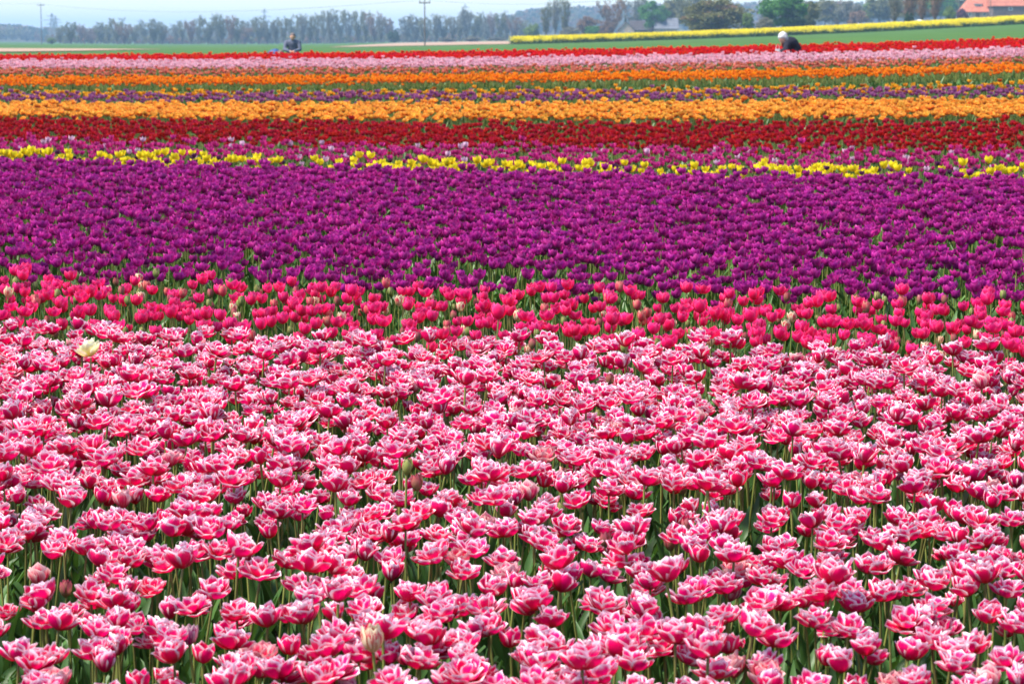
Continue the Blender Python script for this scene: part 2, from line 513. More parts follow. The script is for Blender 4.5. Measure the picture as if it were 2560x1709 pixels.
PINK = double_pools('pink_outer', 'pink_inner')
PEACH = double_pools('pink_peach', 'pink_peach')
PALE = double_pools('pale_yellow', 'pale_yellow')
PINKCUP = cup_pools('pink_outer', L=.062, W=.048)
STRIPECUP = cup_pools('pink_striped', L=.060, W=.046)
BUDG = cup_pools('bud_green', 3, 4, L=.050, W=.030, p0=62, p1=-26)
BUDD = cup_pools('bud_dusky', 3, 4, L=.054, W=.034, p0=66, p1=-24)
CERISE = cup_pools('cerise', L=.064, W=.050)
SALMON = cup_pools('cerise_salmon', L=.060, W=.040, p0=76, p1=-20)
STRIPED = cup_pools('cerise_striped', L=.058, W=.042, p0=76, p1=-20)
PURPLE = cup_pools('purple', 3, 4, L=.058, W=.044, p1=-8)

def plant(bloom, hs, nleaf=2, pool=None, stem_mat='tulip_stem', r=.0038, n=5, lscale=1.0):
    return [('stem', stem(hs, r, stem_mat, n), Matrix.Identity(4))] + plant_leaves(nleaf, pool or LEAVES, lscale) + bloom

# variants: key -> (plant spec, short description used in labels)
V_PINK = []
for k in range(16):
    V_PINK.append((plant(double_bloom(PINK, random.uniform(-.20, .30), .430, .26), .430, 3, stem_mat=random.choice(['tulip_stem', 'tulip_stem_dark'])), 'open'))
for k in range(3):
    V_PINK.append((plant(double_bloom(PINK, random.uniform(-.5, -.35), .425, .12), .425, 2), 'half'))
for k in range(2):
    V_PINK.append((plant(cup_bloom(PINKCUP, .1, .405, .12), .405, 2), 'cup'))
V_PINK.append((plant(double_bloom(PEACH, -.1, .405, .15), .405, 2), 'peach'))
V_PINK.append((plant(double_bloom(PEACH, -.45, .405, .15), .405, 2), 'peach'))
V_PINK.append((plant(cup_bloom(STRIPECUP, -.05, .395, .1), .395, 2), 'striped'))
V_PINK.append((plant(cup_bloom(BUDG, 0, .385, .08, name='bud_scale'), .385, 2, r=.0028), 'bud'))
V_PINK.append((plant(cup_bloom(BUDD, .05, .395, .08, name='bud_scale'), .395, 2, r=.0028), 'dusky'))
P_PINK = np.array([.047] * 16 + [.042] * 3 + [.032] * 2 + [.008] * 2 + [.008, .012, .012]); P_PINK /= P_PINK.sum()
KIDX = {}
for i, (_, d) in enumerate(V_PINK): KIDX.setdefault(d, []).append(i)

V_CER = []
for k in range(6): V_CER.append((plant(cup_bloom(CERISE, random.uniform(-.02, .22), .400, .15, random.uniform(.95, 1.08)), .400, 2, stem_mat='tulip_stem_dark', r=.003), 'cup'))
for k in range(2): V_CER.append((plant(cup_bloom(CERISE, random.uniform(.3, .42), .405, .2), .405, 2, stem_mat='tulip_stem_dark', r=.003), 'open'))
for k in range(2): V_CER.append((plant(cup_bloom(SALMON, 0, .380, .1), .380, 2, r=.003), 'salmon'))
for k in range(2): V_CER.append((plant(cup_bloom(STRIPED, .02, .380, .1), .380, 2, r=.003), 'striped'))
for k in range(2): V_CER.append((plant(cup_bloom(BUDG, 0, .380, .1, name='bud_scale'), .380, 2, r=.0026), 'bud'))
V_CER.append((plant(cup_bloom(BUDD, 0, .370, .1, name='bud_scale'), .370, 2, r=.0026), 'dusky'))
P_CER = np.array([.105] * 6 + [.05] * 2 + [.03] * 2 + [.025] * 2 + [.06] * 2 + [.06]); P_CER /= P_CER.sum()

V_PUR = []
for k in range(8): V_PUR.append((plant(cup_bloom(PURPLE, random.uniform(-.06, .30), .39, .2, random.uniform(.92, 1.1)), .39, 2, LEAVES_BRIGHT, r=.003), 'cup'))
P_PUR = np.ones(8) / 8

def low_cups(mat, n, L=.056, W=.044, h=.37, leaves=LEAVES_LOW, o=(-.05, .15), p1=-10, nl=2, desc='cup', nu=2, nv=3):
    pools = cup_pools(mat, nu, nv, L=L, W=W, p1=p1)
    return [(plant(cup_bloom(pools, random.uniform(*o), h, .12, random.uniform(.93, 1.08)), h, nl, leaves, r=.0032, n=3), desc) for _ in range(n)]
def low_doubles(mat, n, h=.37, desc='open', leaves=LEAVES_LOW):
    pools = double_pools(mat, mat, 2, 3)
    return [(plant(double_bloom(pools, random.uniform(-.25, .1), h, .14), h, 2, leaves, r=.0032, n=3), desc) for _ in range(n)]

# ------------------------------------------------------------------ tulips: where they grow
PL = []      # all plants, one dict of arrays per variety
def sow(u0, u1, sp, sig=.238, jit=.42, du=None, keep=None):
    du = du or sp
    us = np.arange(u0 + sp / 2, u1, du)
    X, U = [], []
    for k, u in enumerate(us):
        half = sig * u * 1.06 + 1.4
        xs = np.arange(-half, half, sp) + (sp / 2 if k % 2 else 0)
        X.append(xs + rng.uniform(-jit, jit, len(xs)) * sp); U.append(np.full(len(xs), u) + rng.uniform(-jit, jit, len(xs)) * du)
    X = np.concatenate(X); U = np.concatenate(U)
    Y = U.copy()
    for _ in range(3): Y = U - rot_at(Y) * X
    if keep is not None:
        k = rng.random(len(X)) < keep(X, U)
        X, Y, U = X[k], Y[k], U[k]
    return X, Y, U

def vnoise(X, U, f, seed):
    """cheap smooth noise 0..1"""
    a = np.sin(X * f * 1.7 + seed) + np.sin(U * f * 2.9 + seed * 2.1 + 1.3 * np.sin(X * f * .9)) + np.sin((X + U) * f * 1.1 + seed * .7)
    return np.clip(a / 6 + .5, 0, 1)

def add_plants(name, X, Y, variants, vid, scl, **kw):
    n = len(X)
    d = dict(name=name, X=X, Y=Y, Z=ground_z(X, Y), variants=variants, vid=vid, scl=scl,
             rot=np.column_stack([rng.normal(0, kw.get('lean', .07), n), rng.normal(0, kw.get('lean', .07), n), rng.uniform(0, 6.283, n)]), kw=kw)
    PL.append(d)
    return d

# --- front bed: blooms read from the photograph (centre, width in photo pixels, kind), then filled up at random
C1 = "165,275,265 430,280,280 610,310,250 780,220,310 340,370,190 110,430,220 420,500,220p 855,450,310 560,490,80d 1080,380,240 1290,390,220 1485,420,190 1480,230,290 1260,130,230 1800,345,260 2010,365,150h 1920,460,170 2145,450,250 1640,190,170 1800,140,210 985,130,250 690,130,230 170,690,200h 110,600,260 330,620,170 500,690,320 690,620,280 1020,790,170h 890,710,220 1250,670,370 1480,770,230 1770,600,340 1840,770,220 2050,830,310 2230,610,250 2280,800,200 365,870,320 760,870,320 1165,920,320 1360,920,160 1600,905,150s 1780,850,120c 1545,1010,140c 1790,1030,320 1950,960,200p 2230,950,180c 2020,1050,90d 90,1060,330 420,1060,300 580,1110,150 120,1210,80d 270,1330,90d 600,1180,110p 1260,1180,140c 1430,1130,310 1650,1200,170c 560,1290,340 280,1450,320 550,1430,230 780,1420,280 60,1490,220 560,1540,280 1160,1350,290 1330,1420,200 1205,1510,280 1455,1465,150s 1700,1430,270 1890,1400,370 2200,1230,210 2300,1290,150c 2240,1490,230 50,180,200 190,150,200 360,150,160 2200,100,200"
C3 = "190,90,260 400,30,110c 560,40,170c 460,130,190 1010,90,250 690,150,250 1250,80,220 1400,120,210 1700,50,260 1910,150,130c 2040,40,220 2160,230,270 2260,140,200 1650,230,240 2110,340,160h 1490,200,170 760,290,270 330,270,210 250,430,210p 560,590,60b 540,400,270 680,400,170 970,420,240 1250,320,290 1200,470,270 1610,390,230 1880,400,290 2260,460,230 1390,560,300 1660,540,230 370,660,190 690,670,220 160,600,130 160,740,200 490,770,340 900,640,190 1150,650,220 1360,660,200 1600,680,280 1940,650,290 2140,640,160 1060,750,300 1365,800,230h 790,790,240 1970,800,230 2190,840,220 250,880,190h 720,940,440 1740,980,340 40,960,130c 390,1020,270 330,1110,200p 770,1090,210h 960,1020,220 1170,1050,250 1530,1090,290 2020,1050,170 1880,1110,270 120,1160,330 760,1230,320 1100,1220,190c 1250,1160,170c 1310,1270,110p 1470,1250,210s 1800,1240,270 1990,1220,160p 2260,1110,160 2250,1270,170h 545,1265,140c 380,1290,170h 710,1360,80b 1135,1330,130p 210,1480,290 520,1470,310 850,1520,300 1120,1480,290 1390,1450,270 1630,1490,260 1800,1480,330 1910,1390,310"
C2 = "890,520,220 1140,520,190 700,620,180p 860,620,140 1000,600,170 310,640,320 380,690,260 540,640,190 50,700,160 770,750,310 1040,770,150p 1130,830,130c 1310,650,290 1480,720,250 1700,820,250 1870,650,220 2080,700,330 2130,840,230h 2270,870,150 720,890,150c 1370,870,290 180,920,260 460,960,300 180,1040,260 620,930,100c 920,910,140 1130,980,290 1400,1020,240 1575,910,90c 1960,980,290 2190,990,210h 500,1080,200 740,1110,300 1130,1110,320 960,1190,250 1310,1110,190 80,1190,170 360,1210,270 1490,1210,270 1710,1170,180 1590,1310,200 560,1270,170 660,1330,200 770,1280,170 130,1380,190 290,1390,140h 460,1400,200 860,1350,150h 1750,1320,200 1990,1370,320 2200,1430,270 2190,1200,310 1190,1390,220 870,1470,190h 1050,1460,150c 1400,1420,220 130,1520,120s 1290,1510,340 890,1550,230 1990,1540,230 750,410,260 1330,440,210 1580,470,280 560,330,190 620,330,230 910,380,200p 1020,60,200 870,100,230 650,95,180 300,70,230 150,240,220 310,215,70b 2060,480,200 2180,560,270 1790,310,270 1980,250,260 1910,460,60d 1870,90,140h 2010,90,140h"
man = []
for ox, oy, sc_, txt in ((0, 1200, 3.08, C1), (1800, 1200, 3.08, C3), (900, 1100, 3.08, C2)):
    for w in txt.split():
        kd = 'o'
        if w[-1].isalpha(): kd, w = w[-1], w[:-1]
        a, b, c = (float(q) for q in w.split(','))
        man.append((ox + a / sc_, oy + b / sc_, c / sc_, kd))
KM = {'o': 'open', 'h': 'half', 'c': 'cup', 'p': 'peach', 's': 'striped', 'b': 'bud', 'd': 'dusky'}
NOMW = {'o': .112, 'h': .086, 'c': .066, 'p': .095, 's': .062, 'b': .036, 'd': .040}
mx_, my_, mv, ms = [], [], [], []
for px, py, w, kd in man:
    hh = .43 + random.uniform(-.012, .012)
    Y = 6.0
    for _ in range(6):
        dx, dz = ray_y1(px, py)
        gz = float(ground_z(dx * Y, Y))
        Y = (gz + hh - HC) / dz
    ppm = F / (Y * _cp + .2)
    s = min(1.35, max(.82, w / ppm / NOMW[kd]))
    s = (.6 * s + .4) * .96
    mx_.append(dx * Y); my_.append(Y + (s - .95) * 1.2); ms.append(s); mv.append(random.choice(KIDX[KM[kd]]))
mx_, my_ = np.array(mx_), np.array(my_)
X, Y, U = sow(3.7, 9.85, .086, .25)
px, py, _ = project(X, Y, ground_z(X, Y) + .4)
inside = ((px < 780) & (py > 1235)) | ((px > 1780) & (py > 1235)) | ((px > 890) & (px < 1670) & (py > 1240) & (py < 1610))
dmin = np.array([np.min((mx_ - a) ** 2 + (my_ - b) ** 2) for a, b in zip(X, Y)]) ** .5
keep = np.where(inside, (dmin > .055) & (rng.random(len(X)) < .62), (dmin > .05) & (rng.random(len(X)) < .93))
X, Y = X[keep], Y[keep]
scl = rng.normal(.85, .08, len(X)) * np.where(inside[keep], .94, 1.0)
vid = rng.choice(len(V_PINK), len(X), p=P_PINK)
# single blooms that stand out
sx, sy, sv, ss = [], [], [], []
SPECIAL = []
def special(px, py, hh, spec, name, label, cat, s=1.0):
    Y = 8.0
    for _ in range(8):
        dx, dz = ray_y1(px, py)
        Y = (float(ground_z(dx * Y, Y)) + hh - HC) / dz
    SPECIAL.append((dx * Y, Y, spec, name, label, cat, s))
special(234, 872, .505, plant(double_bloom(PALE, -.25, .475, .2, 1.12), .475, 2), 'double_tulip', 'pale yellow double tulip alone among the pink and white ones', 'tulip')
special(1001, 1165, .48, plant(cup_bloom(BUDG, 0, .455, .05, 1.0, 'bud_scale'), .455, 2), 'tulip_bud', 'tall green closed tulip bud standing above the pink double blooms', 'tulip bud')
special(951, 1592, .45, plant(cup_bloom(STRIPED, 0, .42, .1, 1.1), .42, 2), 'striped_tulip', 'yellow and red striped tulip low among pink blooms near the bottom edge', 'tulip')
XA = np.concatenate([mx_, X]); YA = np.concatenate([my_, Y])
add_plants('pink_double_tulip', XA, YA, V_PINK, np.concatenate([np.array(mv), vid]), np.concatenate([np.array(ms), scl]), parts=True, bw=.105, bh=.05, h=.455, lean=.08)

# --- cerise bed
X, Y, U = sow(9.95, 11.85, .113, .25)
add_plants('cerise_tulip', X, Y, V_CER, rng.choice(len(V_CER), len(X), p=P_CER), rng.normal(.92, .075, len(X)), parts=True, bw=.06, bh=.055, h=.40)

# --- purple bed
def kp(X, U):
    n = vnoise(X, U, 1.3, 2.0)
    front = np.where((U > 12.4) & (U < 12.75), .12, np.where(U < 13.5, .80, .98))
    gap = np.where((np.abs((U - 14.9) % 1.9 - .2) < .10) & (n > .45), .25, 1.0)
    return front * gap * np.where(n > .80, .45, 1.0)
X, Y, U = sow(11.95, 20.6, .083, .245, keep=kp)
add_plants('purple_tulip', X, Y, V_PUR, rng.choice(8, len(X), p=P_PUR), rng.normal(.95, .07, len(X)), parts=True, bw=.055, bh=.05, h=.40)

# --- yellow row
def ky(X, U):
    return np.where(vnoise(X, U, 2.1, 5.0) > .41, .85, .16)
X, Y, U = sow(20.85, 21.6, .112, .245, keep=ky)
V_YEL = low_cups('yellow', 4, L=.074, W=.056, h=.40, o=(.0, .2), nu=3)
add_plants('yellow_tulip', X, Y, V_YEL, rng.choice(4, len(X)), rng.normal(.95, .08, len(X)), parts=True, bw=.075, bh=.06, h=.45)
V_PLU = low_cups('dark_plum', 2, L=.045, W=.034, h=.38)
X, Y, U = sow(20.7, 21.6, .2, .245, keep=lambda X, U: X * 0 + .5)
add_plants('plum_tulip', X, Y, V_PLU, rng.choice(2, len(X)), rng.normal(1.0, .08, len(X)), bw=.04, bh=.04, h=.40)

# --- magenta and lilac row
V_MAG = low_cups('magenta', 4, L=.056, W=.036, h=.39)
V_LIL = low_cups('lilac_white', 3, L=.062, W=.034, h=.40, p1=-18)
X, Y, U = sow(21.7, 24.1, .118, .243, keep=lambda X, U: np.where(U < 22.2, .35, .75))
w = rng.random(len(X)) < .045
add_plants('magenta_tulip', X[~w], Y[~w], V_MAG, rng.choice(4, (~w).sum()), rng.normal(1.0, .08, (~w).sum()), bw=.045, bh=.05, h=.41)
add_plants('lilac_tulip', X[w], Y[w], V_LIL, rng.choice(3, w.sum()), rng.normal(1.0, .07, w.sum()), bw=.04, bh=.055, h=.42)

# --- dark red bed
V_DRD = low_cups('dark_red', 6, L=.056, W=.048, o=(-.02, .2))
def kd_(X, U):
    n = vnoise(X, U, .9, 8.0)
    return np.where(U < 24.9, .45, np.where(n > .74, .55, .95))
X, Y, U = sow(24.1, 28.5, .108, .242, keep=kd_)
add_plants('dark_red_tulip', X, Y, V_DRD, rng.choice(6, len(X)), rng.normal(1.0, .07, len(X)), bw=.055, bh=.05, h=.40)

# --- orange double bed
V_ODB = low_doubles('orange_double', 6)
X, Y, U = sow(29.75, 33.0, .115, .242, keep=lambda X, U: np.where(U < 30.3, .55, .94))
add_plants('orange_double_tulip', X, Y, V_ODB, rng.choice(6, len(X)), rng.normal(.95, .06, len(X)), bw=.095, bh=.045, h=.40)

# --- mixed amber, rust and mauve row
V_AMB = low_cups('amber', 3, L=.058, W=.05, o=(.05, .3)); V_RUS = low_cups('rust', 2, L=.056, W=.048, o=(.0, .2)); V_MAU = low_cups('mauve', 4, L=.060, W=.042, o=(.0, .3))
X, Y, U = sow(33.6, 36.0, .125, .242, keep=lambda X, U: np.where(U < 34.1, .5, .92))
t = rng.random(len(X)); mauve = np.where(U < 35.0, t < .86, t < .12); rust = ~mauve & (rng.random(len(X)) < .3); amb = ~mauve & ~rust
for nm, sel, V in (('mauve_tulip', mauve, V_MAU), ('rust_tulip', rust, V_RUS), ('amber_tulip', amb, V_AMB)):
    add_plants(nm, X[sel], Y[sel], V, rng.choice(len(V), sel.sum()), rng.normal(1.0, .08, sel.sum()), bw=.055, bh=.05, h=.40)

# --- far rows
def far_row(nm, mat, u0, u1, sp, L=.060, W=.052, keep=None, o=(0, .2), s=1.0):
    V = low_cups(mat, 4, L=L, W=W, o=o, nl=2)
    X, Y, U = sow(u0, u1, sp, .242, keep=keep)
    add_plants(nm, X, Y, V, rng.choice(4, len(X)), rng.normal(s, .07, len(X)), bw=W * 1.15, bh=.05, h=.40)
far_row('orange_tulip', 'orange', 40.3, 43.0, .125, s=1.0)
far_row('coral_tulip', 'coral', 45.0, 47.5, .15, keep=lambda X, U: X * 0 + .66)
far_row('pale_pink_tulip', 'pale_pink', 48.5, 53.0, .125)
far_row('red_tulip', 'red', 53.8, 60.0, .13, s=.98)
far_row('red_orange_tulip', 'red_orange', 60.0, 60.8, .13, s=.95)

# --- leaves without blooms between the rows
LEAFPLANT = [[('leaf', md, M) for _, md, M in plant_leaves(4, LEAVES, random.uniform(.8, 1.0))] for _ in range(3)] + [[('leaf', md, M) for _, md, M in plant_leaves(4, LEAVES_LOW_BRIGHT, random.uniform(.72, .95))] for _ in range(5)]
lx = [sow(a, b, sp, .245) for a, b, sp in ((3.6, 8.0, .15), (11.9, 14.2, .14), (20.5, 22.3, .15), (28.3, 30.2, .14), (33.0, 34.2, .15), (36.0, 39.9, .14), (42.9, 45.2, .16), (47.4, 48.6, .2))]
LX = np.concatenate([a[0] for a in lx]); LY = np.concatenate([a[1] for a in lx])

# ------------------------------------------------------------------ which blooms show largest
def rank_visible():
    W, H, k = 1024, 684, .4
    buf = np.full((H, W), -1, np.int32)
    rows = []
    for bi, b in enumerate(PL):
        hh = b['kw']['h'] * b['scl']
        px, py, d = project(b['X'], b['Y'], b['Z'] + hh)
        rw = b['kw']['bw'] * b['scl'] * F / d * .5 * k; rh = b['kw']['bh'] * b['scl'] * F / d * .5 * k
        for i in range(len(px)):
            rows.append((d[i], px[i] * k, py[i] * k, rw[i], rh[i], bi, i))
    rows.sort()
    for idx, (d, x, y, rw, rh, bi, i) in enumerate(rows):
        x0, x1, y0, y1 = int(x - rw + .5), int(x + rw + 1.5), int(y - rh + .5), int(y + rh + 1.5)
        if x1 <= 0 or y1 <= 0 or x0 >= W or y0 >= H: continue
        s = buf[max(y0, 0):min(y1, H), max(x0, 0):min(x1, W)]
        s[s < 0] = idx
    cnt = np.bincount(buf[buf >= 0], minlength=len(rows))
    vis = [np.zeros(len(b['X']), int) for b in PL]
    for idx, rw_ in enumerate(rows): vis[rw_[5]][rw_[6]] = cnt[idx]
    return vis
VIS = rank_visible()

# ------------------------------------------------------------------ stuff: geometry nodes scatter
def scatter(name, X, Y, Z, rot, scl, vid, meshes, label, cat, mat0=None):
    me = bpy.data.meshes.new(name)
    me.vertices.add(len(X))
    me.vertices.foreach_set('co', np.column_stack([X, Y, Z]).astype(np.float32).ravel())
    a = me.attributes.new('plant_rotation', 'FLOAT_VECTOR', 'POINT'); a.data.foreach_set('vector', rot.astype(np.float32).ravel())
    a = me.attributes.new('plant_scale', 'FLOAT', 'POINT'); a.data.foreach_set('value', scl.astype(np.float32))
    a = me.attributes.new('plant_kind', 'INT', 'POINT'); a.data.foreach_set('value', vid.astype(np.int32))
    me.update()
    ob = mesh_obj(name, me)
    ng = bpy.data.node_groups.new(name, 'GeometryNodeTree')
    ng.interface.new_socket('Geometry', in_out='INPUT', socket_type='NodeSocketGeometry')
    ng.interface.new_socket('Geometry', in_out='OUTPUT', socket_type='NodeSocketGeometry')
    gi = ng.nodes.new('NodeGroupInput'); go = ng.nodes.new('NodeGroupOutput')
    def attr(nm, ty):
        n = ng.nodes.new('GeometryNodeInputNamedAttribute'); n.data_type = ty; n.inputs[0].default_value = nm; return n.outputs[0]
    ar, asc, ak = attr('plant_rotation', 'FLOAT_VECTOR'), attr('plant_scale', 'FLOAT'), attr('plant_kind', 'INT')
    er = ng.nodes.new('FunctionNodeEulerToRotation'); ng.links.new(ar, er.inputs[0])
    jn = ng.nodes.new('GeometryNodeJoinGeometry')
    for k, m_ in enumerate(meshes):
        src = bpy.data.objects.new(name + '_source', m_)
        oi = ng.nodes.new('GeometryNodeObjectInfo'); oi.inputs['Object'].default_value = src; oi.inputs['As Instance'].default_value = False
        cp = ng.nodes.new('FunctionNodeCompare'); cp.data_type = 'INT'; cp.operation = 'EQUAL'
        ng.links.new(ak, cp.inputs[2]); cp.inputs[3].default_value = k
        ip = ng.nodes.new('GeometryNodeInstanceOnPoints')
        ng.links.new(gi.outputs[0], ip.inputs['Points']); ng.links.new(cp.outputs[0], ip.inputs['Selection'])
        ng.links.new(oi.outputs['Geometry'], ip.inputs['Instance']); ng.links.new(er.outputs[0], ip.inputs['Rotation']); ng.links.new(asc, ip.inputs['Scale'])
        ng.links.new(ip.outputs[0], jn.inputs[0])
    ng.links.new(jn.outputs[0], go.inputs[0])
    md = ob.modifiers.new('scatter', 'NODES'); md.node_group = ng
    tag(ob, label, cat, kind='stuff')
    return ob

# ------------------------------------------------------------------ single tulips and the rest of each bed
INFO = {   # variety -> (group, category, {kind of bloom: label}, label of the rest of the bed)
    'pink_double_tulip': ('double pink tulips in the front bed', 'tulip', {
        'open': 'wide open double pink tulip with white petal edges in the front bed',
        'half': 'half open double pink tulip with upright petals in the front bed',
        'cup': 'small deep pink cup shaped tulip with pale rims in the front bed',
        'peach': 'faded peach and pink double tulip in the front bed',
        'striped': 'closed pink tulip with pale stripes in the front bed',
        'bud': 'small green tulip bud among the double blooms of the front bed',
        'dusky': 'dusky pink closed tulip bud among the double blooms of the front bed'},
        'mass of double pink tulips with white edges behind the front blooms'),
    'cerise_tulip': ('cerise tulips behind the front bed', 'tulip', {
        'cup': 'bright cerise cup shaped tulip between the pink double bed and the purple bed',
        'open': 'wide open cerise tulip between the pink double bed and the purple bed',
        'salmon': 'salmon young tulip among the cerise ones',
        'striped': 'cream tulip with red stripes among the cerise ones',
        'bud': 'pale green tulip bud among the cerise blooms',
        'dusky': 'brownish pink closed tulip bud among the cerise blooms'}, 'remaining cerise tulips behind the front bed'),
    'purple_tulip': ('purple tulips in the wide bed', 'tulip', {'cup': 'deep purple cup shaped tulip near the front of the wide purple bed'}, 'mass of deep purple tulips filling the wide bed'),
    'yellow_tulip': ('yellow tulips in a thin row', 'tulip', {'cup': 'bright yellow tulip in the thin row behind the purple bed'}, 'remaining yellow tulips of the thin row'),
    'plum_tulip': ('dark plum tulips', 'tulip', {'cup': 'small dark plum tulip among the yellow row'}, 'remaining dark plum tulips'),
    'magenta_tulip': ('magenta tulips', 'tulip', {'cup': 'small magenta tulip between the yellow row and the dark red bed'}, 'remaining magenta tulips in front of the dark red bed'),
    'lilac_tulip': ('lilac white tulips', 'tulip', {'cup': 'whitish lilac tulip among the magenta ones'}, 'remaining whitish lilac tulips'),
    'dark_red_tulip': ('dark red tulips', 'tulip', {'cup': 'dark red tulip at the near side of the dark red bed'}, 'mass of dark red tulips across the field'),
    'orange_double_tulip': ('orange double tulips', 'tulip', {'open': 'orange and yellow double tulip at the near side of its bed'}, 'mass of orange and yellow double tulips across the field'),
    'mauve_tulip': ('mauve tulips', 'tulip', {'cup': 'mauve tulip in the mixed row behind the orange double bed'}, 'remaining mauve tulips of the mixed row'),
    'rust_tulip': ('rust tulips', 'tulip', {'cup': 'rusty red tulip in the mixed row behind the orange double bed'}, 'remaining rusty red tulips of the mixed row'),
    'amber_tulip': ('amber tulips', 'tulip', {'cup': 'amber yellow tulip in the mixed row behind the orange double bed'}, 'remaining amber tulips of the mixed row'),
    'orange_tulip': ('plain orange tulips', 'tulip', {'cup': 'plain orange tulip in the far orange band'}, 'far band of plain orange tulips'),
    'coral_tulip': ('coral tulips', 'tulip', {'cup': 'coral tulip in the sparse row below the pale pink band'}, 'far sparse row of coral tulips'),
    'pale_pink_tulip': ('pale pink tulips', 'tulip', {'cup': 'pale pink tulip in the far pale band'}, 'far band of pale pink tulips'),
    'red_tulip': ('bright red tulips', 'tulip', {'cup': 'bright red tulip in the farthest red band'}, 'farthest band of bright red tulips'),
    'red_orange_tulip': ('orange red tulips', 'tulip', {'cup': 'orange red tulip along the far edge of the red band'}, 'orange red tulips along the far edge of the red band')}

def single(name, spec, loc, rot, s, parts, joined):
    if parts:
        o = bpy.data.objects.new(name, None); o.empty_display_size = .05
        COL.objects.link(o)
        for nm, md, M in spec:
            c = bpy.data.objects.new(nm, md.mesh(nm)); COL.objects.link(c); c.parent = o; c.matrix_basis = M
    else:
        o = bpy.data.objects.new(name, joined); COL.objects.link(o)
    o.location = loc; o.rotation_euler = rot; o.scale = (s, s, s)
    return o

ORD = ['first', 'second', 'third', 'fourth', 'fifth', 'sixth', 'seventh', 'eighth', 'ninth', 'tenth', 'eleventh', 'twelfth', 'thirteenth', 'fourteenth', 'fifteenth', 'sixteenth', 'seventeenth', 'eighteenth', 'nineteenth', 'twentieth']

def assign_unique(lst, fmt='%s from left'):
    """lst of (x, object, label): labels used twice get their order from the left"""
    by = {}
    for x, o, l in lst: by.setdefault(l, []).append((x, o))
    for l, m in by.items():
        m.sort(key=lambda t: t[0])
        if len(m) == 1: m[0][1]['label'] = l; continue
        for k, (x, o) in enumerate(m):
            o['label'] = l + ', ' + ('leftmost' if k == 0 else 'rightmost' if k == len(m) - 1 else (fmt % (ORD[k] if k < 20 else '%dth' % (k + 1))))

def column(px):
    for lim, t in ((160, 'left edge'), (500, 'far left'), (850, 'left'), (1130, 'left of centre'), (1430, 'centre'), (1710, 'right of centre'), (2060, 'right'), (2400, 'far right')):
        if px < lim: return t
    return 'right edge'
LOOK = {'pink_double_tulip': {'open': 'open pink double tulip', 'half': 'half open pink double tulip', 'cup': 'deep pink cup shaped tulip', 'peach': 'faded peach pink tulip', 'striped': 'closed striped pink tulip', 'bud': 'green tulip bud', 'dusky': 'dusky pink tulip bud'},
        'cerise_tulip': {'cup': 'cerise cup tulip', 'open': 'wide open cerise tulip', 'salmon': 'salmon young tulip', 'striped': 'cream and red striped tulip', 'bud': 'pale green tulip bud', 'dusky': 'brownish pink tulip bud'},
        'purple_tulip': {'cup': 'deep purple tulip'}, 'yellow_tulip': {'cup': 'yellow tulip'}}
for _n in INFO:
    LOOK.setdefault(_n, {k: _n.replace('_', ' ') for k in INFO[_n][2]})
LEVEL = {'pink_double_tulip': ((1620, 'bottom edge'), (1480, 'low in front bed'), (1340, 'lower front bed'), (1180, 'middle front bed'), (1000, 'upper front bed'), (0, 'back of front bed')),
         'cerise_tulip': ((820, 'front of cerise bed'), (760, 'middle of cerise bed'), (0, 'back of cerise bed')),
         'purple_tulip': ((690, 'purple bed front'), (640, 'purple bed lower part'), (0, 'purple bed middle')), 'yellow_tulip': ((0, 'thin yellow row'),)}
for _n, _t in (('plum_tulip', 'among the yellow row'), ('magenta_tulip', 'magenta row'), ('lilac_tulip', 'magenta row'), ('dark_red_tulip', 'dark red bed'), ('orange_double_tulip', 'near orange bed'), ('mauve_tulip', 'mixed row'), ('rust_tulip', 'mixed row'), ('amber_tulip', 'mixed row'),
               ('orange_tulip', 'far orange band'), ('coral_tulip', 'sparse coral row'), ('pale_pink_tulip', 'far pale band'), ('red_tulip', 'farthest red band'), ('red_orange_tulip', 'far edge of red band')):
    LEVEL[_n] = ((-9999, _t),)
MAXN = 300
for b, vis in zip(PL, VIS):
    nm = b['name']; group, cat, labels, rest_label = INFO[nm]
    joined = [join_mesh(nm, [(md, M) for _, md, M in spec]) for spec, _ in b['variants']]
    order = np.argsort(-vis)
    nvis = int((vis > 0).sum())
    pick = order[:min(MAXN, nvis)] if nvis >= 20 else order[:0]
    px, py, dd = project(b['X'], b['Y'], b['Z'] + b['kw']['h'] * b['scl'])
    isp = np.zeros(len(b['X']), bool)
    named = []
    for i in pick:
        spec, desc = b['variants'][b['vid'][i]]
        o = single(nm, spec, (b['X'][i], b['Y'][i], b['Z'][i]), b['rot'][i], b['scl'][i], b['kw'].get('parts', False), joined[b['vid'][i]])
        tag(o, labels[desc], cat, group)
        isp[i] = True
        if nm in LOOK:
            ux = (Euler(b['rot'][i]).to_matrix() @ Vector((0, 0, 1))).x
            w = [('large' if b['scl'][i] > 1.07 else 'small' if b['scl'][i] < .93 else ''), ('left-leaning' if ux < -.06 else 'right-leaning' if ux > .06 else ''), LOOK[nm][desc]]
            lev = next(t for lim, t in LEVEL[nm] if py[i] >= lim)
            named.append((px[i], o, ' '.join(q for q in w if q) + ', ' + lev + ', ' + column(px[i])))
    assign_unique(named)
    r = ~isp
    if r.sum():
        scatter(nm + 's', b['X'][r], b['Y'][r], b['Z'][r], b['rot'][r], b['scl'][r], b['vid'][r], joined, rest_label, 'tulips')
for (x, y, spec, nm, label, cat, s) in SPECIAL:
    o = single(nm, spec, (x, y, float(ground_z(x, y))), (0.03, -.02, random.uniform(0, 6)), s, True, None)
    tag(o, label, cat)
lm = [join_mesh('tulip_foliage', [(md, M) for _, md, M in sp]) for sp in LEAFPLANT]
n = len(LX)
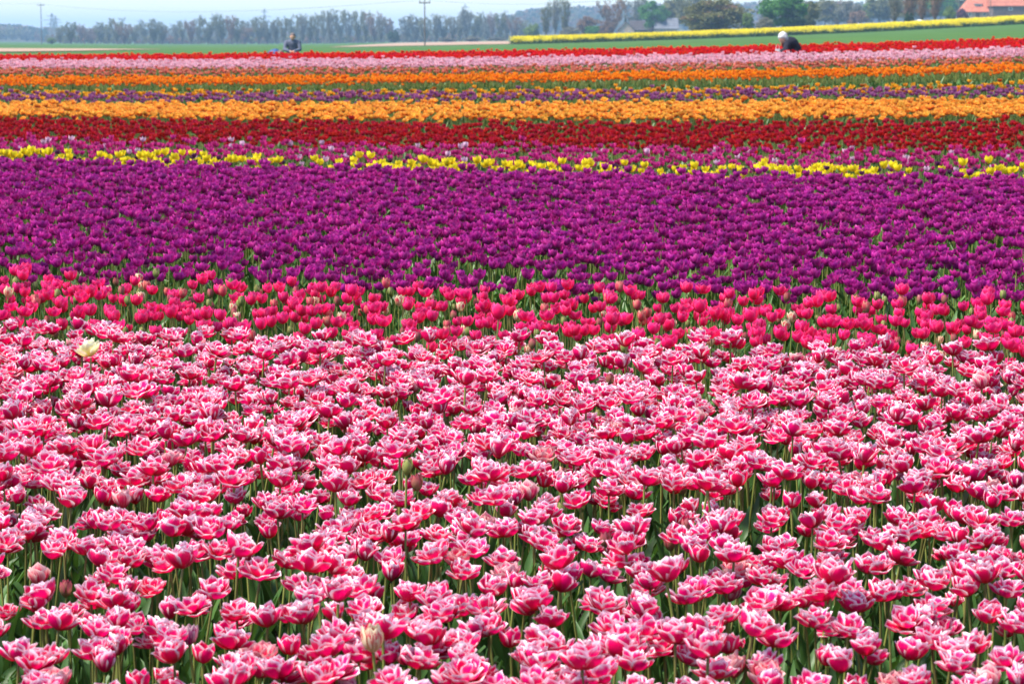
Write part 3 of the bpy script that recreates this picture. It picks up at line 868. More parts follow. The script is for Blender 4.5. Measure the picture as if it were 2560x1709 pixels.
scatter('tulip_foliage', LX, LY, ground_z(LX, LY), np.column_stack([rng.normal(0, .1, n), rng.normal(0, .1, n), rng.uniform(0, 6.28, n)]), rng.normal(1, .12, n), np.where(LY < 9.5, rng.integers(0, 3, n), rng.integers(3, 8, n)), lm, 'green tulip leaves without blooms between the flower rows', 'foliage')

# ------------------------------------------------------------------ trees
leaf_mat('twig_grey', (.13, .12, .09), (.20, .18, .13), trans=.0, rough=.9, scale=3)
leaf_mat('twig_brown', (.16, .10, .08), (.23, .15, .11), trans=.0, rough=.9, scale=3)
leaf_mat('spring_olive', (.10, .115, .035), (.19, .17, .06), trans=.2, rough=.7, scale=3)
leaf_mat('spring_russet', (.17, .095, .06), (.25, .15, .09), trans=.2, rough=.7, scale=3)
leaf_mat('leaf_green', (.035, .13, .018), (.08, .24, .03), trans=.25, rough=.6, scale=3)
leaf_mat('leaf_dark', (.018, .05, .02), (.035, .08, .03), trans=.1, rough=.6, scale=3)
leaf_mat('leaf_lime', (.11, .18, .035), (.19, .27, .06), trans=.25, rough=.6, scale=3)
leaf_mat('leaf_plum', (.09, .03, .06), (.15, .06, .09), trans=.2, rough=.6, scale=3)
leaf_mat('leaf_grey', (.13, .13, .10), (.20, .19, .15), trans=.2, rough=.7, scale=3)
plain_mat('bark', (.11, .09, .07), (.06, .05, .04), scale=4, bump=.3)

def quads_md(P, S, mat, up=0.0, r=None):
    """many small leaf-like quads at points P with half sizes S"""
    r = r or np.random.default_rng(3)
    n = len(P)
    A = r.normal(0, 1, (n, 3)); A[:, 2] += up; A /= np.linalg.norm(A, axis=1)[:, None]
    B = np.cross(A, r.normal(0, 1, (n, 3))); B /= np.linalg.norm(B, axis=1)[:, None]
    S = np.asarray(S)[:, None] if np.ndim(S) else S
    V = np.empty((n, 4, 3)); V[:, 0] = P - A * S; V[:, 1] = P - B * S * .6; V[:, 2] = P + A * S; V[:, 3] = P + B * S * .6
    return MD(V.reshape(-1, 3), [(4 * i, 4 * i + 1, 4 * i + 2, 4 * i + 3) for i in range(n)], np.tile([[0, 0], [1, 0], [1, 1], [0, 1]], (n, 1)), mat)

def crown_leafy(seed, mat, nc=46, m=75, q=.020, zc=.56, rz=.44, rx=.46, low=.0):
    r = np.random.default_rng(seed)
    d = r.normal(0, 1, (nc, 3)); d /= np.linalg.norm(d, axis=1)[:, None]
    rad = r.random(nc) ** .38
    c = d * rad[:, None] * np.array([rx - .09, rx - .09, rz - .08]) + np.array([0, 0, zc])
    pts = []
    for k in range(nc):
        cr = r.uniform(.07, .15)
        e = r.normal(0, 1, (m, 3)); e /= np.linalg.norm(e, axis=1)[:, None]
        pts.append(c[k] + e * (r.random(m) ** .4)[:, None] * cr * np.array([1.1, 1.1, .8]))
    P = np.concatenate(pts)
    P = P[P[:, 2] > low]
    return quads_md(P, r.uniform(q * .6, q * 1.5, len(P)), mat, r=r)

def limb_paths(seed, spread=.32, fork=.22, n=8, top=.97):
    r = np.random.default_rng(seed); out = []
    for k in range(n):
        a = 2.4 * k + r.uniform(-.4, .4); s = spread * r.uniform(.25, 1.0); h0 = fork * r.uniform(.7, 1.6); h1 = top * r.uniform(.78, 1.0)
        d = np.array([math.cos(a), math.sin(a), 0])
        out.append([np.array([0, 0, h0]), d * s * .5 + [0, 0, h0 + (h1 - h0) * .35], d * s * .85 + [0, 0, h0 + (h1 - h0) * .7], d * s + [0, 0, h1]])
    return out

def trunk_md(seed, spread=.32, fork=.22, r0=.022, limbs=True):
    items = [(tube([(0, 0, -.04), (.004, .002, fork * .5), (0, 0, fork * 1.3)], [r0 * 1.25, r0, r0 * .8], 6, 'bark'), None)]
    if limbs:
        for p in limb_paths(seed, spread, fork):
            items.append((tube([tuple(x) for x in p], [r0 * .55, r0 * .4, r0 * .25, r0 * .1], 4, 'bark'), None))
    return items

def crown_bare(seed, twig, tint, spread=.34, fork=.2, nt=19, leaf=5, q=.016, low=.0):
    r = np.random.default_rng(seed + 50)
    V, Fc, tips = [], [], []
    def strip(a, b, w):
        s = np.cross(b - a, r.normal(0, 1, 3)); s = s / (np.linalg.norm(s) + 1e-9) * w
        k = len(V); V.extend([a - s, a + s, b + s * .35, b - s * .35]); Fc.append((k, k + 1, k + 2, k + 3))
    for p in limb_paths(seed, spread, fork, 9):
        for t in range(nt):
            u = r.uniform(.04, 1) * 2.999; i = int(u); f = u - i
            a = p[i] * (1 - f) + p[i + 1] * f
            d = np.array([r.normal(0, .5), r.normal(0, .5), 1.0]) * r.uniform(.06, .15)
            b = a + d; strip(a, b, .0045)
            for s in range(4):
                c = b + np.array([r.normal(0, .6), r.normal(0, .6), .8]) * r.uniform(.03, .07)
                a2 = a + (b - a) * r.uniform(.3, 1)
                strip(a2, c, .0032); tips.append(c); tips.append((a2 + c) / 2)
    tips = np.array(tips)
    P = np.repeat(tips, leaf, 0) + r.normal(0, .016, (len(tips) * leaf, 3))
    P = P[P[:, 2] > low]
    return [(MD(V, Fc, [(0, 0)] * len(V), twig), None), (quads_md(P, r.uniform(q * .5, q * 1.2, len(P)), tint, r=r), None)]

def crown_conifer(seed, mat):
    r = np.random.default_rng(seed); n = 2600
    z = r.random(n) ** .8; a = r.uniform(0, 6.28, n)
    rad = (1 - z) * .5 * (.75 + .25 * np.sin(z * 60)) * r.random(n) ** .4 + .01
    return [(quads_md(np.column_stack([rad * np.cos(a), rad * np.sin(a), .04 + z * .95]), r.uniform(.012, .035, n), mat, r=r), None)]

TREE_MESH = {}
def tree_mesh(kind, var):
    key = (kind, var)
    if key in TREE_MESH: return TREE_MESH[key]
    sd = 100 * len(TREE_MESH) + var
    if kind in ('bare_olive', 'bare_grey', 'bare_russet'):
        tint = {'bare_olive': 'spring_olive', 'bare_grey': 'leaf_grey', 'bare_russet': 'spring_russet'}[kind]
        sp, fk = [(.42, .09), (.34, .11), (.47, .07), (.27, .10)][var % 4]
        t = join_mesh('trunk', trunk_md(sd, sp, fk)); c = join_mesh('crown', crown_bare(sd, 'twig_brown' if kind == 'bare_russet' else 'twig_grey', tint, sp, fk, leaf=[5, 3, 5, 3][var % 4]))
    elif kind == 'conifer':
        t = join_mesh('trunk', trunk_md(sd, .1, .3, .03, False)); c = join_mesh('crown', crown_conifer(sd, 'leaf_dark'))
    else:
        mat = {'green': 'leaf_green', 'dark': 'leaf_dark', 'lime': 'leaf_lime', 'plum': 'leaf_plum', 'olive': 'spring_olive', 'grey': 'leaf_grey', 'russet': 'spring_russet', 'willow': 'spring_olive'}[kind.split('_')[0]]
        bush = 'bush' in kind
        t = join_mesh('trunk', trunk_md(sd, .3, .12 if bush else .22, .02))
        if 'willow' in kind:
            its = [(crown_leafy(sd, 'spring_olive', 110, 110, .019, .47, .50, .52), None), (crown_leafy(sd + 1, 'spring_russet', 45, 80, .017, .45, .46, .48), None)]
        else:
            its = [(crown_leafy(sd, mat, 60, 130, .024, .5 if bush else .57, .50 if bush else .43, .5), None)]
        c = join_mesh('crown', its)
    TREE_MESH[key] = (t, c)
    return TREE_MESH[key]

TREES = []
def tree(px, top, wpx, D, kind, name, label=None, group=None, var=None, sink=0.0):
    g = on_ground(px, D); g.z -= sink
    dx, dz = ray_y1(px, top)
    h = HC + dz * D - g.z
    w = wpx * D / F
    t, c = tree_mesh(kind, random.randrange(4) if var is None else var)
    e = empty(name, g, random.uniform(0, 6.28))
    mesh_obj('trunk', t, e, Matrix.Diagonal((w * .9, w * .9, h, 1)))
    mesh_obj('crown', c, e, Matrix.Diagonal((w, w, h, 1)))
    tag(e, label, 'bush' if 'bush' in name else 'tree', group)
    TREES.append((px, e))
    return e

# hazy treeline on the left
LINE = "150,60 178,54 203,62r 228,64r 252,60 272,56 292,50 312,62r 336,58 360,49 384,46 406,54 440,60g 456,47 478,51r 496,42 520,47 545,44g 556,41 579,41r 592,45 612,62r 627,47g 648,46 668,49g 690,47 709,44 733,41 756,41g 775,37 791,34 809,31 826,29g 850,29 872,29g 896,32 915,32 936,31r 952,39g 972,47r 1017,37g 1040,41g 1061,45 1090,34g 1110,40 1131,37g 1150,31 1166,27g 1186,32 1200,35 1217,39g 1231,32r 1250,39 1266,31g 1286,37r 1302,46"
lt = []
for w in LINE.split():
    k = 'bare_olive'
    if w[-1] == 'r': k, w = 'bare_russet', w[:-1]
    elif w[-1] == 'g': k, w = 'bare_grey', w[:-1]
    a, b = (float(q) for q in w.split(','))
    D = random.uniform(1150, 1400)
    o = tree(a, b + 4 + random.uniform(-4, 6), random.uniform(44, 64), D, k, 'bare_tree', None, 'bare trees of the hazy left treeline')
    col = {'bare_olive': 'olive grey', 'bare_russet': 'russet', 'bare_grey': 'thin grey'}[k]
    zone = 'left end of the hazy treeline' if a < 420 else 'hazy treeline left of the man' if a < 715 else 'hazy treeline between man and pole' if a < 1055 else 'hazy treeline right of the pole'
    lt.append((a, o, '%s bare tree in the %s' % (col, zone)))

assign_unique(lt)
tree(985, 73, 34, 1050, 'dark_bush', 'evergreen_bush', 'round dark green bush in the gap of the hazy treeline')
tree(128, 94, 26, 1050, 'lime_bush', 'flowering_bush', 'small yellowish bush at the left end of the hazy treeline')
tree(1330, 55, 46, 900, 'lime_bush', 'leafing_bush', 'pale green bush above the start of the yellow rapeseed')
for a, b, w in ((1180, 92, 60), (1240, 94, 70), (1120, 95, 50)):
    tree(a, b, w, 1000, 'grey_bush', 'hedge_bush', {1180: 'low grey hedge bush under the treeline, middle of three', 1240: 'low grey hedge bush under the treeline, nearest the rapeseed', 1120: 'low grey hedge bush under the treeline, nearest the pole'}[a])
um = [join_mesh('undergrowth_bush', [(crown_leafy(800 + k, m_, 14, 40, .05, .45, .45, .5), None)]) for k, m_ in enumerate(('leaf_grey', 'spring_olive', 'spring_russet', 'leaf_dark'))]
ux_, uy_ = [], []
for p_ in np.arange(120, 1330, 3.2):
    D = rng.uniform(1380, 1520); dx, _ = ray_y1(p_ + rng.uniform(-2, 2), 100); ux_.append(dx * D); uy_.append(D)
ux_, uy_ = np.array(ux_), np.array(uy_); n = len(ux_)
scatter('treeline_undergrowth', ux_, uy_, ground_z(ux_, uy_) - .3, np.column_stack([np.zeros(n), np.zeros(n), rng.uniform(0, 6.28, n)]), rng.uniform(3.0, 7.5, n), rng.choice(4, n, p=[.4, .3, .25, .05]), um, 'grey undergrowth between the trunks of the hazy treeline', 'undergrowth')
# middle group
tree(1365, 16, 60, 880, 'bare_olive', 'poplar_tree', 'tall thin poplar with budding crown, left of two before the blue hill', 'poplars before the blue hill', 3)
tree(1388, 4, 50, 900, 'bare_grey', 'poplar_tree', 'tall grey poplar just left of the tallest one before the blue hill', 'poplars before the blue hill', 1)
tree(1412, -2, 58, 880, 'bare_olive', 'poplar_tree', 'tallest thin poplar with budding crown before the blue hill', 'poplars before the blue hill', 3)
tree(1425, 66, 60, 860, 'grey_bush', 'leafing_bush', 'grey budding bush under the tall poplars')
tree(1470, 36, 64, 900, 'russet_bush', 'budding_tree', 'rounded russet tree between poplars and brown oak')
tree(1480, 60, 44, 820, 'green_bush', 'evergreen_bush', 'round dark green bush just above the yellow rapeseed')
tree(1528, 4, 88, 880, 'bare_russet', 'bare_tree', 'broad bare brown tree left of the small gabled house', None, 2)
tree(1510, 50, 50, 840, 'russet_bush', 'budding_tree', 'low russet bush under the broad bare brown tree')
tree(1590, -6, 90, 1000, 'bare_grey', 'bare_tree', 'pale grey bare tree behind the small gabled house', None, 0)
tree(1563, 40, 24, 860, 'conifer', 'conifer_tree', 'narrow dark conifer standing behind the small gable')
tree(1632, 0, 84, 830, 'green_tree', 'leafy_tree', 'round fresh green tree above the dark roofs', None, 1)
tree(1688, -14, 92, 900, 'olive_tree', 'leafy_tree', 'tall olive green tree behind the grey barn roof', None, 2)
tree(1740, -16, 120, 940, 'bare_grey', 'bare_tree', 'grey bare tree behind the big willow', None, 2)
tree(1790, -10, 190, 520, 'willow_bush', 'willow_tree', 'big rounded olive brown willow behind the rapeseed')
tree(1868, 30, 40, 515, 'lime_bush', 'leafing_bush', 'yellow green bush at the right foot of the big willow')
tree(1910, 0, 70, 900, 'bare_grey', 'bare_tree', 'pale bare tree in the gap right of the big willow', None, 3)
tree(1958, -22, 136, 500, 'green_tree', 'leafy_tree', 'bright fresh green tree above the bending person', None, 0, .8)
tree(1985, 24, 60, 497, 'dark_bush', 'evergreen_bush', 'dark green shrub at the foot of the bright green tree')
tree(1912, 42, 52, 490, 'grey_bush', 'leafing_bush', 'small grey budding bush left of the bright green tree')
tree(2018, -6, 74, 560, 'olive_tree', 'leafy_tree', 'olive tree just right of the bright green tree', None, 1, .8)
# hazy wood on the right
k_ = 0
hz = []
for a, b, w, kd, col in ((2062, -8, 92, 'olive_tree', 'olive'), (2092, 6, 80, 'bare_russet', 'russet bare'), (2120, 0, 80, 'grey_tree', 'grey'), (2142, 22, 60, 'russet_bush', 'russet'), (2165, 4, 70, 'lime_tree', 'yellow green'),
                   (2196, -12, 84, 'olive_tree', 'olive'), (2222, -8, 70, 'grey_tree', 'grey'), (2260, -14, 90, 'olive_tree', 'olive'), (2300, -10, 90, 'grey_tree', 'grey'), (2350, -12, 90, 'green_tree', 'green'), (2400, -16, 90, 'olive_tree', 'olive'), (2465, -22, 110, 'grey_tree', 'grey'), (2540, -22, 120, 'olive_tree', 'olive'), (2640, -22, 120, 'bare_olive', 'olive bare')):
    o = tree(a, b, w, random.uniform(880, 1000), kd, 'wood_tree', None, 'hazy trees of the right hand wood')
    hz.append((a, o, 'hazy %s tree in the wood at the upper right' % col))
assign_unique(hz)
for a, b, w, kd, nm, lb in ((2236, -34, 84, 'bare_grey', 'bare_tree', 'slim dark trunked tree at the left of the row by the farmhouse'), (2272, -30, 100, 'bare_russet', 'bare_tree', 'brown crowned tree with ivy covered trunk near the farmhouse'),
                        (2304, -32, 80, 'bare_russet', 'bare_tree', 'brown crowned tree between the ivy trunk and the farmhouse'), (2336, -30, 84, 'bare_russet', 'bare_tree', 'brown crowned tree nearest the farmhouse')):
    tree(a, b, w, random.uniform(465, 490), kd, nm, lb, 'row of trees by the farmhouse', 3 if a < 2250 else 1)
tree(2271, 26, 26, 462, 'dark_bush', 'ivy_growth', 'dark green ivy around a tree foot near the farmhouse')
tree(2372, 12, 34, 600, 'lime_bush', 'leafing_bush', 'light green bush left of the farmhouse')
tree(2404, 20, 34, 620, 'plum_bush', 'plum_bush', 'dark plum coloured shrub at the corner of the farmhouse')

# ------------------------------------------------------------------ distant wooded hill
TOPS = [(-900, 60), (-300, 60), (0, 61), (55, 63), (90, 71), (150, 72), (330, 76), (640, 72), (900, 74), (1000, 84), (1150, 72), (1230, 52), (1270, 36), (1300, 27), (1340, 20), (1400, 18), (1460, 13), (1500, 15), (1560, 11), (1700, 8), (2100, 4), (2600, 0), (3400, 0)]
tp = np.array([t[0] for t in TOPS], float); tt = np.array([t[1] for t in TOPS], float)
pxs = np.linspace(-900, 3400, 90)
V = []
for D in (2100, 2250, 2400, 2550, 2700, 3000, 3600):
    for p in pxs:
        dx, _ = ray_y1(p, 90)
        g = float(ground_z(dx * D, D))
        _, dz = ray_y1(p, float(np.interp(p, tp, tt)) + 27)
        crest = HC + dz * 2600
        f = {2100: 0, 2250: .35, 2400: .7, 2550: .95, 2700: 1.0, 3000: .7, 3600: 0}[D]
        V.append((dx * D, D, g - .5 + max(0, crest - g) * f))
me = bpy.data.meshes.new('hill'); me.from_pydata(V, [], grid_faces(len(pxs) - 1, 6))
me.polygons.foreach_set('use_smooth', np.ones(len(me.polygons), bool))
plain_mat('hill_floor', (.05, .06, .03), (.07, .07, .04), scale=.02); me.materials.append(MATS['hill_floor'])
o = mesh_obj('hill', me); o['kind'] = 'structure'
wx, wy, wz = [], [], []
for D in np.arange(2180, 2720, 22):
    for p in np.arange(-850, 3350, 22):
        D2 = D + rng.uniform(-11, 11); p2 = p + rng.uniform(-11, 11)
        dx, _ = ray_y1(p2, 90)
        g = float(ground_z(dx * D2, D2)); _, dz = ray_y1(p2, float(np.interp(p2, tp, tt)) + 27)
        f = float(np.interp(D2, [2100, 2250, 2400, 2550, 2700], [0, .35, .7, .95, 1]))
        wx.append(dx * D2); wy.append(D2); wz.append(g - .5 + max(0, HC + dz * 2600 - g) * f)
wm = [join_mesh('distant_tree', [(crown_leafy(900 + k, m_, 16, 30, .05, .5, .48, .42), None)]) for k, m_ in enumerate(('spring_olive', 'leaf_grey', 'leaf_dark', 'spring_russet'))]
n = len(wx)
scatter('distant_wood', np.array(wx), np.array(wy), np.array(wz), np.column_stack([np.zeros(n), np.zeros(n), rng.uniform(0, 6.28, n)]), rng.uniform(10, 15, n), rng.integers(0, 4, n), wm, 'blue hazy wood covering the far hill and horizon', 'wood')

# ------------------------------------------------------------------ rapeseed
leaf_mat('rape_flower', (.72, .60, .0), (.80, .68, .001), trans=.2, rough=.7)
leaf_mat('rape_green', (.030, .075, .020), (.06, .13, .03), trans=.15, rough=.6)
rm = []
for k in range(4):
    r = np.random.default_rng(70 + k)
    n = 170
    P = np.column_stack([r.normal(0, .38, n), r.normal(0, .38, n), .78 + r.uniform(-.36, .22, n) + .1 * r.random()])
    L = np.column_stack([r.normal(0, .4, 150), r.normal(0, .4, 150), r.uniform(.05, .60, 150)])
    its = [(quads_md(P, r.uniform(.05, .10, n), 'rape_flower', r=r), None), (quads_md(L, r.uniform(.08, .16, 150), 'rape_green', r=r), None)]
    for s in range(10):
        x, y = r.normal(0, .36, 2); its.append((tube([(x, y, 0), (x * 1.06, y * 1.06, .8)], [.02, .012], 3, 'rape_green'), None))
    rm.append(join_mesh('rape_clump', its))
xs, ysr = [], []
dxl, _ = ray_y1(1292, 100)
for Y in np.arange(400, 452, .75):
    x0 = dxl * 400
    X = np.arange(x0 + (Y - 400) * .02, .27 * Y, .62)
    X = X + rng.uniform(-.3, .3, len(X))
    k = rng.random(len(X)) < np.where(X < x0 + 6, .45, np.where(X < x0 + 16, .8, 1.0))
    xs.append(X[k]); ysr.append((Y + rng.uniform(-.35, .35, len(X)))[k])
xs = np.concatenate(xs); ysr = np.concatenate(ysr); n = len(xs)
scatter('rapeseed_crop', xs, ysr, ground_z(xs, ysr), np.column_stack([np.zeros(n), np.zeros(n), rng.uniform(0, 6.28, n)]), rng.uniform(.66, 1.28, n), rng.integers(0, 4, n), rm, 'strip of bright yellow flowering rapeseed beyond the green field', 'rapeseed')

# ------------------------------------------------------------------ houses
plain_mat('tile_red', (.46, .17, .11), (.34, .11, .075), scale=1.5, rough=.8)
plain_mat('tile_dark', (.075, .065, .07), (.05, .045, .05), scale=1.5, rough=.7)
plain_mat('sheet_grey', (.15, .16, .19), (.12, .125, .15), scale=.8, rough=.5)
plain_mat('brick_pale', (.46, .36, .32), (.36, .26, .22), scale=2, rough=.9)
plain_mat('brick_dark', (.16, .12, .11), (.12, .09, .085), scale=2, rough=.9)
plain_mat('white_paint', (.75, .75, .73), (.66, .66, .64), scale=4, rough=.6)
m, nt, bs, out = new_mat('window_glass'); bs.inputs['Base Color'].default_value = (.10, .14, .18, 1); bs.inputs['Roughness'].default_value = .08

def flat_md(V, Fc, mat):
    VV, FF = [], []
    for f in Fc:
        FF.append(tuple(range(len(VV), len(VV) + len(f)))); VV += [V[i] for i in f]
    return MD(VV, FF, [(v[0], v[2]) for v in VV], mat)

def part(name, items, parent):
    me = join_mesh(name, items if isinstance(items, list) else [(items, None)])
    me.polygons.foreach_set('use_smooth', np.zeros(len(me.polygons), bool))
    return mesh_obj(name, me, parent)

def house(name, px, D, L, W, hw, hr, wall, roof, label, rz=0.0, gable_front=False, hip=(0, 0), wins=(), doors=(), sink=0.0, chimney=None):
    """origin at the middle of the front wall foot; length along X, ridge along X (or along Y when gable_front)"""
    g = on_ground(px, D); g.z -= sink
    e = empty(name, g, rz)
    tag(e, label, 'house')
    x0, x1 = -L / 2, L / 2
    if gable_front:
        V = [(x0, 0, -1), (x1, 0, -1), (x1, 0, hw), (0, 0, hw + hr), (x0, 0, hw), (x0, W, -1), (x1, W, -1), (x1, W, hw), (0, W, hw + hr), (x0, W, hw)]
        part('wall', flat_md(V, [(0, 1, 2, 3, 4), (6, 5, 9, 8, 7), (1, 6, 7, 2), (5, 0, 4, 9)], wall), e)
        o_ = .35; k = hr / (L / 2)
        def slab(sx):
            a = [(0, -o_, hw + hr + .18), (0, W + o_, hw + hr + .18), (sx * (L / 2 + o_), W + o_, hw - o_ * k + .18), (sx * (L / 2 + o_), -o_, hw - o_ * k + .18)]
            b = [(x, y, z - .16) for x, y, z in a]
            return flat_md(a + b, [(0, 1, 2, 3), (7, 6, 5, 4), (0, 3, 7, 4), (1, 5, 6, 2), (3, 2, 6, 7)], roof)
        rf = part('roof', [(slab(-1), None), (slab(1), None)], e)
    else:
        hl, hrr = hip
        V = [(x0, 0, -1), (x1, 0, -1), (x1, 0, hw), (x0, 0, hw), (x0, W, -1), (x1, W, -1), (x1, W, hw), (x0, W, hw), (x0 + hl * .999, W / 2, hw + hr), (x1 - hrr * .999, W / 2, hw + hr)]
        part('wall', flat_md(V, [(0, 1, 2, 3), (5, 4, 7, 6), (4, 0, 3, 8, 7) if hl == 0 else (4, 0, 3, 7), (1, 5, 6, 9, 2) if hrr == 0 else (1, 5, 6, 2)], wall), e)
        o_ = .4; k = hr / (W / 2); lo = hw - o_ * k + .15
        R_ = [(x0 - o_, -o_, lo), (x1 + o_, -o_, lo), (x1 + o_, W + o_, lo), (x0 - o_, W + o_, lo), (x0 + hl - (o_ if hl == 0 else 0), W / 2, hw + hr + .15), (x1 - hrr + (o_ if hrr == 0 else 0), W / 2, hw + hr + .15)]
        b = [(x, y, z - .14) for x, y, z in R_]
        Fc = [(0, 1, 5, 4), (2, 3, 4, 5), (3, 0, 4), (1, 2, 5), (6, 7, 1, 0), (8, 9, 3, 2), (9, 6, 0, 3), (7, 8, 2, 1), (7, 6, 10, 11), (9, 8, 11, 10)]
        if hl == 0: Fc[2] = (3, 0, 4)
        rf = part('roof', flat_md(R_ + b, Fc, roof), e)
        n = max(4, int(hr / .9))
        for q in range(1, n):       # tile courses catch the light
            t = q / n
            z = lo + (hw + hr + .15 - lo) * t; y = -o_ + (W / 2 + o_) * t
            xa = x0 - o_ + (hl + o_ if hl else 0) * t + .1; xb = x1 + o_ - (hrr + o_ if hrr else 0) * t - .1
            part('tile_course', box_md(xa, xb, y - .05, y + .04, z - .04, z + .035, roof), rf)
    if chimney:
        part('chimney', box_md(chimney[0] - .35, chimney[0] + .35, W / 2 - .35, W / 2 + .35, hw + hr - .8, hw + hr + 1.1, 'brick_dark'), rf)
    for (x, z, w, h) in wins:
        wn_ = part('window', [(box_md(x - w / 2, x + w / 2, -.06, .0, z, z + .09, 'white_paint'), None), (box_md(x - w / 2, x + w / 2, -.06, .0, z + h - .09, z + h, 'white_paint'), None),
                              (box_md(x - w / 2, x - w / 2 + .09, -.055, .0, z + .09, z + h - .09, 'white_paint'), None), (box_md(x + w / 2 - .09, x + w / 2, -.055, .0, z + .09, z + h - .09, 'white_paint'), None)], e)
        part('pane', box_md(x - w / 2 + .09, x + w / 2 - .09, -.03, -.005, z + .09, z + h - .09, 'window_glass'), wn_)
    for (x, w, h) in doors:
        d_ = part('door', box_md(x - w / 2, x + w / 2, -.07, -.01, 0, h, 'brick_dark'), e)
        part('handle', box_md(x + w * .32, x + w * .40, -.12, -.071, h * .45, h * .52, 'sheet_grey'), d_)
    return e, rf

e, rf = house('farmhouse', 2446, 700, 8.6, 9, 2.0, 4.4, 'brick_pale', 'tile_red', 'farmhouse with salmon red tiled roof and dormer at the upper right', hip=(2.6, 0), wins=((-2.6, .6, .9, 1.0), (1.6, .6, .9, 1.0), (3.3, .6, .9, 1.0)), doors=((-.4, 1.1, 1.9),), sink=.3)
dm = part('dormer', [(flat_md([(-1.0, 1.2, 2.2), (1.0, 1.2, 2.2), (1.0, 1.2, 3.9), (-1.0, 1.2, 3.9), (-1.0, 3.6, 2.6), (1.0, 3.6, 2.6), (1.0, 3.6, 3.9), (-1.0, 3.6, 3.9)], [(0, 1, 2, 3), (1, 5, 6, 2), (4, 0, 3, 7)], 'white_paint'), None)], e)
part('dormer_roof', flat_md([(-1.25, 1.0, 3.92), (1.25, 1.0, 3.92), (1.25, 4.2, 4.3), (-1.25, 4.2, 4.3), (-1.25, 1.0, 3.8), (1.25, 1.0, 3.8), (1.25, 4.2, 4.18), (-1.25, 4.2, 4.18)], [(0, 1, 2, 3), (7, 6, 5, 4), (4, 5, 1, 0), (5, 6, 2, 1), (7, 4, 0, 3)], 'sheet_grey'), dm)
part('pane', box_md(-.75, .75, 1.15, 1.19, 2.5, 3.7, 'window_glass'), dm)
e.location.z += 1.2
e2, _ = house('barn', 2586, 694, 24.0, 10, 2.4, 5.6, 'brick_dark', 'tile_red', 'long dark walled barn with salmon red roof joined to the farmhouse at the right edge', wins=((-7, .8, 1.2, .9), (-2, .8, 1.2, .9)), doors=((-9.6, 2.2, 2.1),), sink=-1.2)
house('gabled_house', 1566, 820, 5.4, 9, 1.7, 2.7, 'brick_pale', 'tile_dark', 'small house with pale brick gable above the rapeseed', gable_front=True, wins=((-1.1, .3, .8, 1.0), (1.1, .3, .8, 1.0)), sink=-.9)
house('dark_roofed_house', 1609, 836, 8.4, 8, 1.6, 2.9, 'brick_dark', 'tile_dark', 'house with dark tiled roof between the small gable and the grey barn', wins=((-2, .3, .9, .9), (2, .3, .9, .9)), sink=-1.0, chimney=(1.5,))
house('grey_roofed_barn', 1666, 826, 7.6, 8, 1.8, 3.3, 'brick_pale', 'sheet_grey', 'barn with pale grey roof left of the big willow', wins=((-1.6, .5, .9, .8),), sink=-1.0)

# ------------------------------------------------------------------ poles, pylons, cable
plain_mat('pole_wood', (.16, .13, .11), (.10, .085, .075), scale=6, rough=.9)
plain_mat('pylon_steel', (.20, .21, .22), (.15, .16, .17), scale=3, rough=.5)
plain_mat('insulator', (.30, .28, .27), (.22, .2, .2), scale=3, rough=.3)
def utility_pole(px, D, top, label, arm=1.0, r=.11):
    g = on_ground(px, D); _, dz = ray_y1(px, top); h = HC + dz * D - g.z
    e = empty('utility_pole', g); tag(e, label, 'utility pole')
    part('mast', tube([(0, 0, -.5), (0, 0, h * .5), (0, 0, h)], [r * 1.2, r, r * .75], 8, 'pole_wood'), e)
    part('crossarm', box_md(-arm, arm, -.09, .09, h - .55, h - .35, 'pole_wood'), e)
    for x in (-arm * .85, 0, arm * .85):
        part('insulator', tube([(x, 0, h - .36 if x else h), (x, 0, h - .15 if x else h + .2), (x, 0, h if x else h + .35)], [.07, .10, .05], 6, 'insulator'), e)
    return g + Vector((0, 0, h + .1))
A = utility_pole(1062, 420, 1, 'wooden utility pole in front of the hazy treeline')
B = utility_pole(104, 800, 10, 'slender faint utility pole at the upper left', arm=1.2, r=.13)
C_ = utility_pole(2474, 600, -8, 'thin pole in front of the farmhouse roof', arm=.6, r=.08)
m_, nt, bs, out = new_mat('cable'); bs.inputs['Base Color'].default_value = (.08, .08, .09, 1)
def cable(p, q, sag, label, r=.03):
    pts = []
    for k in range(21):
        t = k / 20; v = p.lerp(q, t); v.z -= sag * 4 * t * (1 - t); pts.append(tuple(v))
    o = mesh_obj('power_cable', join_mesh('power_cable', [(tube(pts, [r] * 21, 4, 'cable'), None)]))
    tag(o, label, 'cable', 'overhead power cables')
def at_px(px, py, D): return at_depth(px, py, D)
cable(A, B, 2.4, 'thin overhead cable sagging between the two poles')
cable(B, at_px(-420, -14, 1150), 1.5, 'thin overhead cable left of the faint pole', .04)
cable(A, at_px(1700, -20, 330), 1.2, 'thin overhead cable right of the wooden pole', .025)
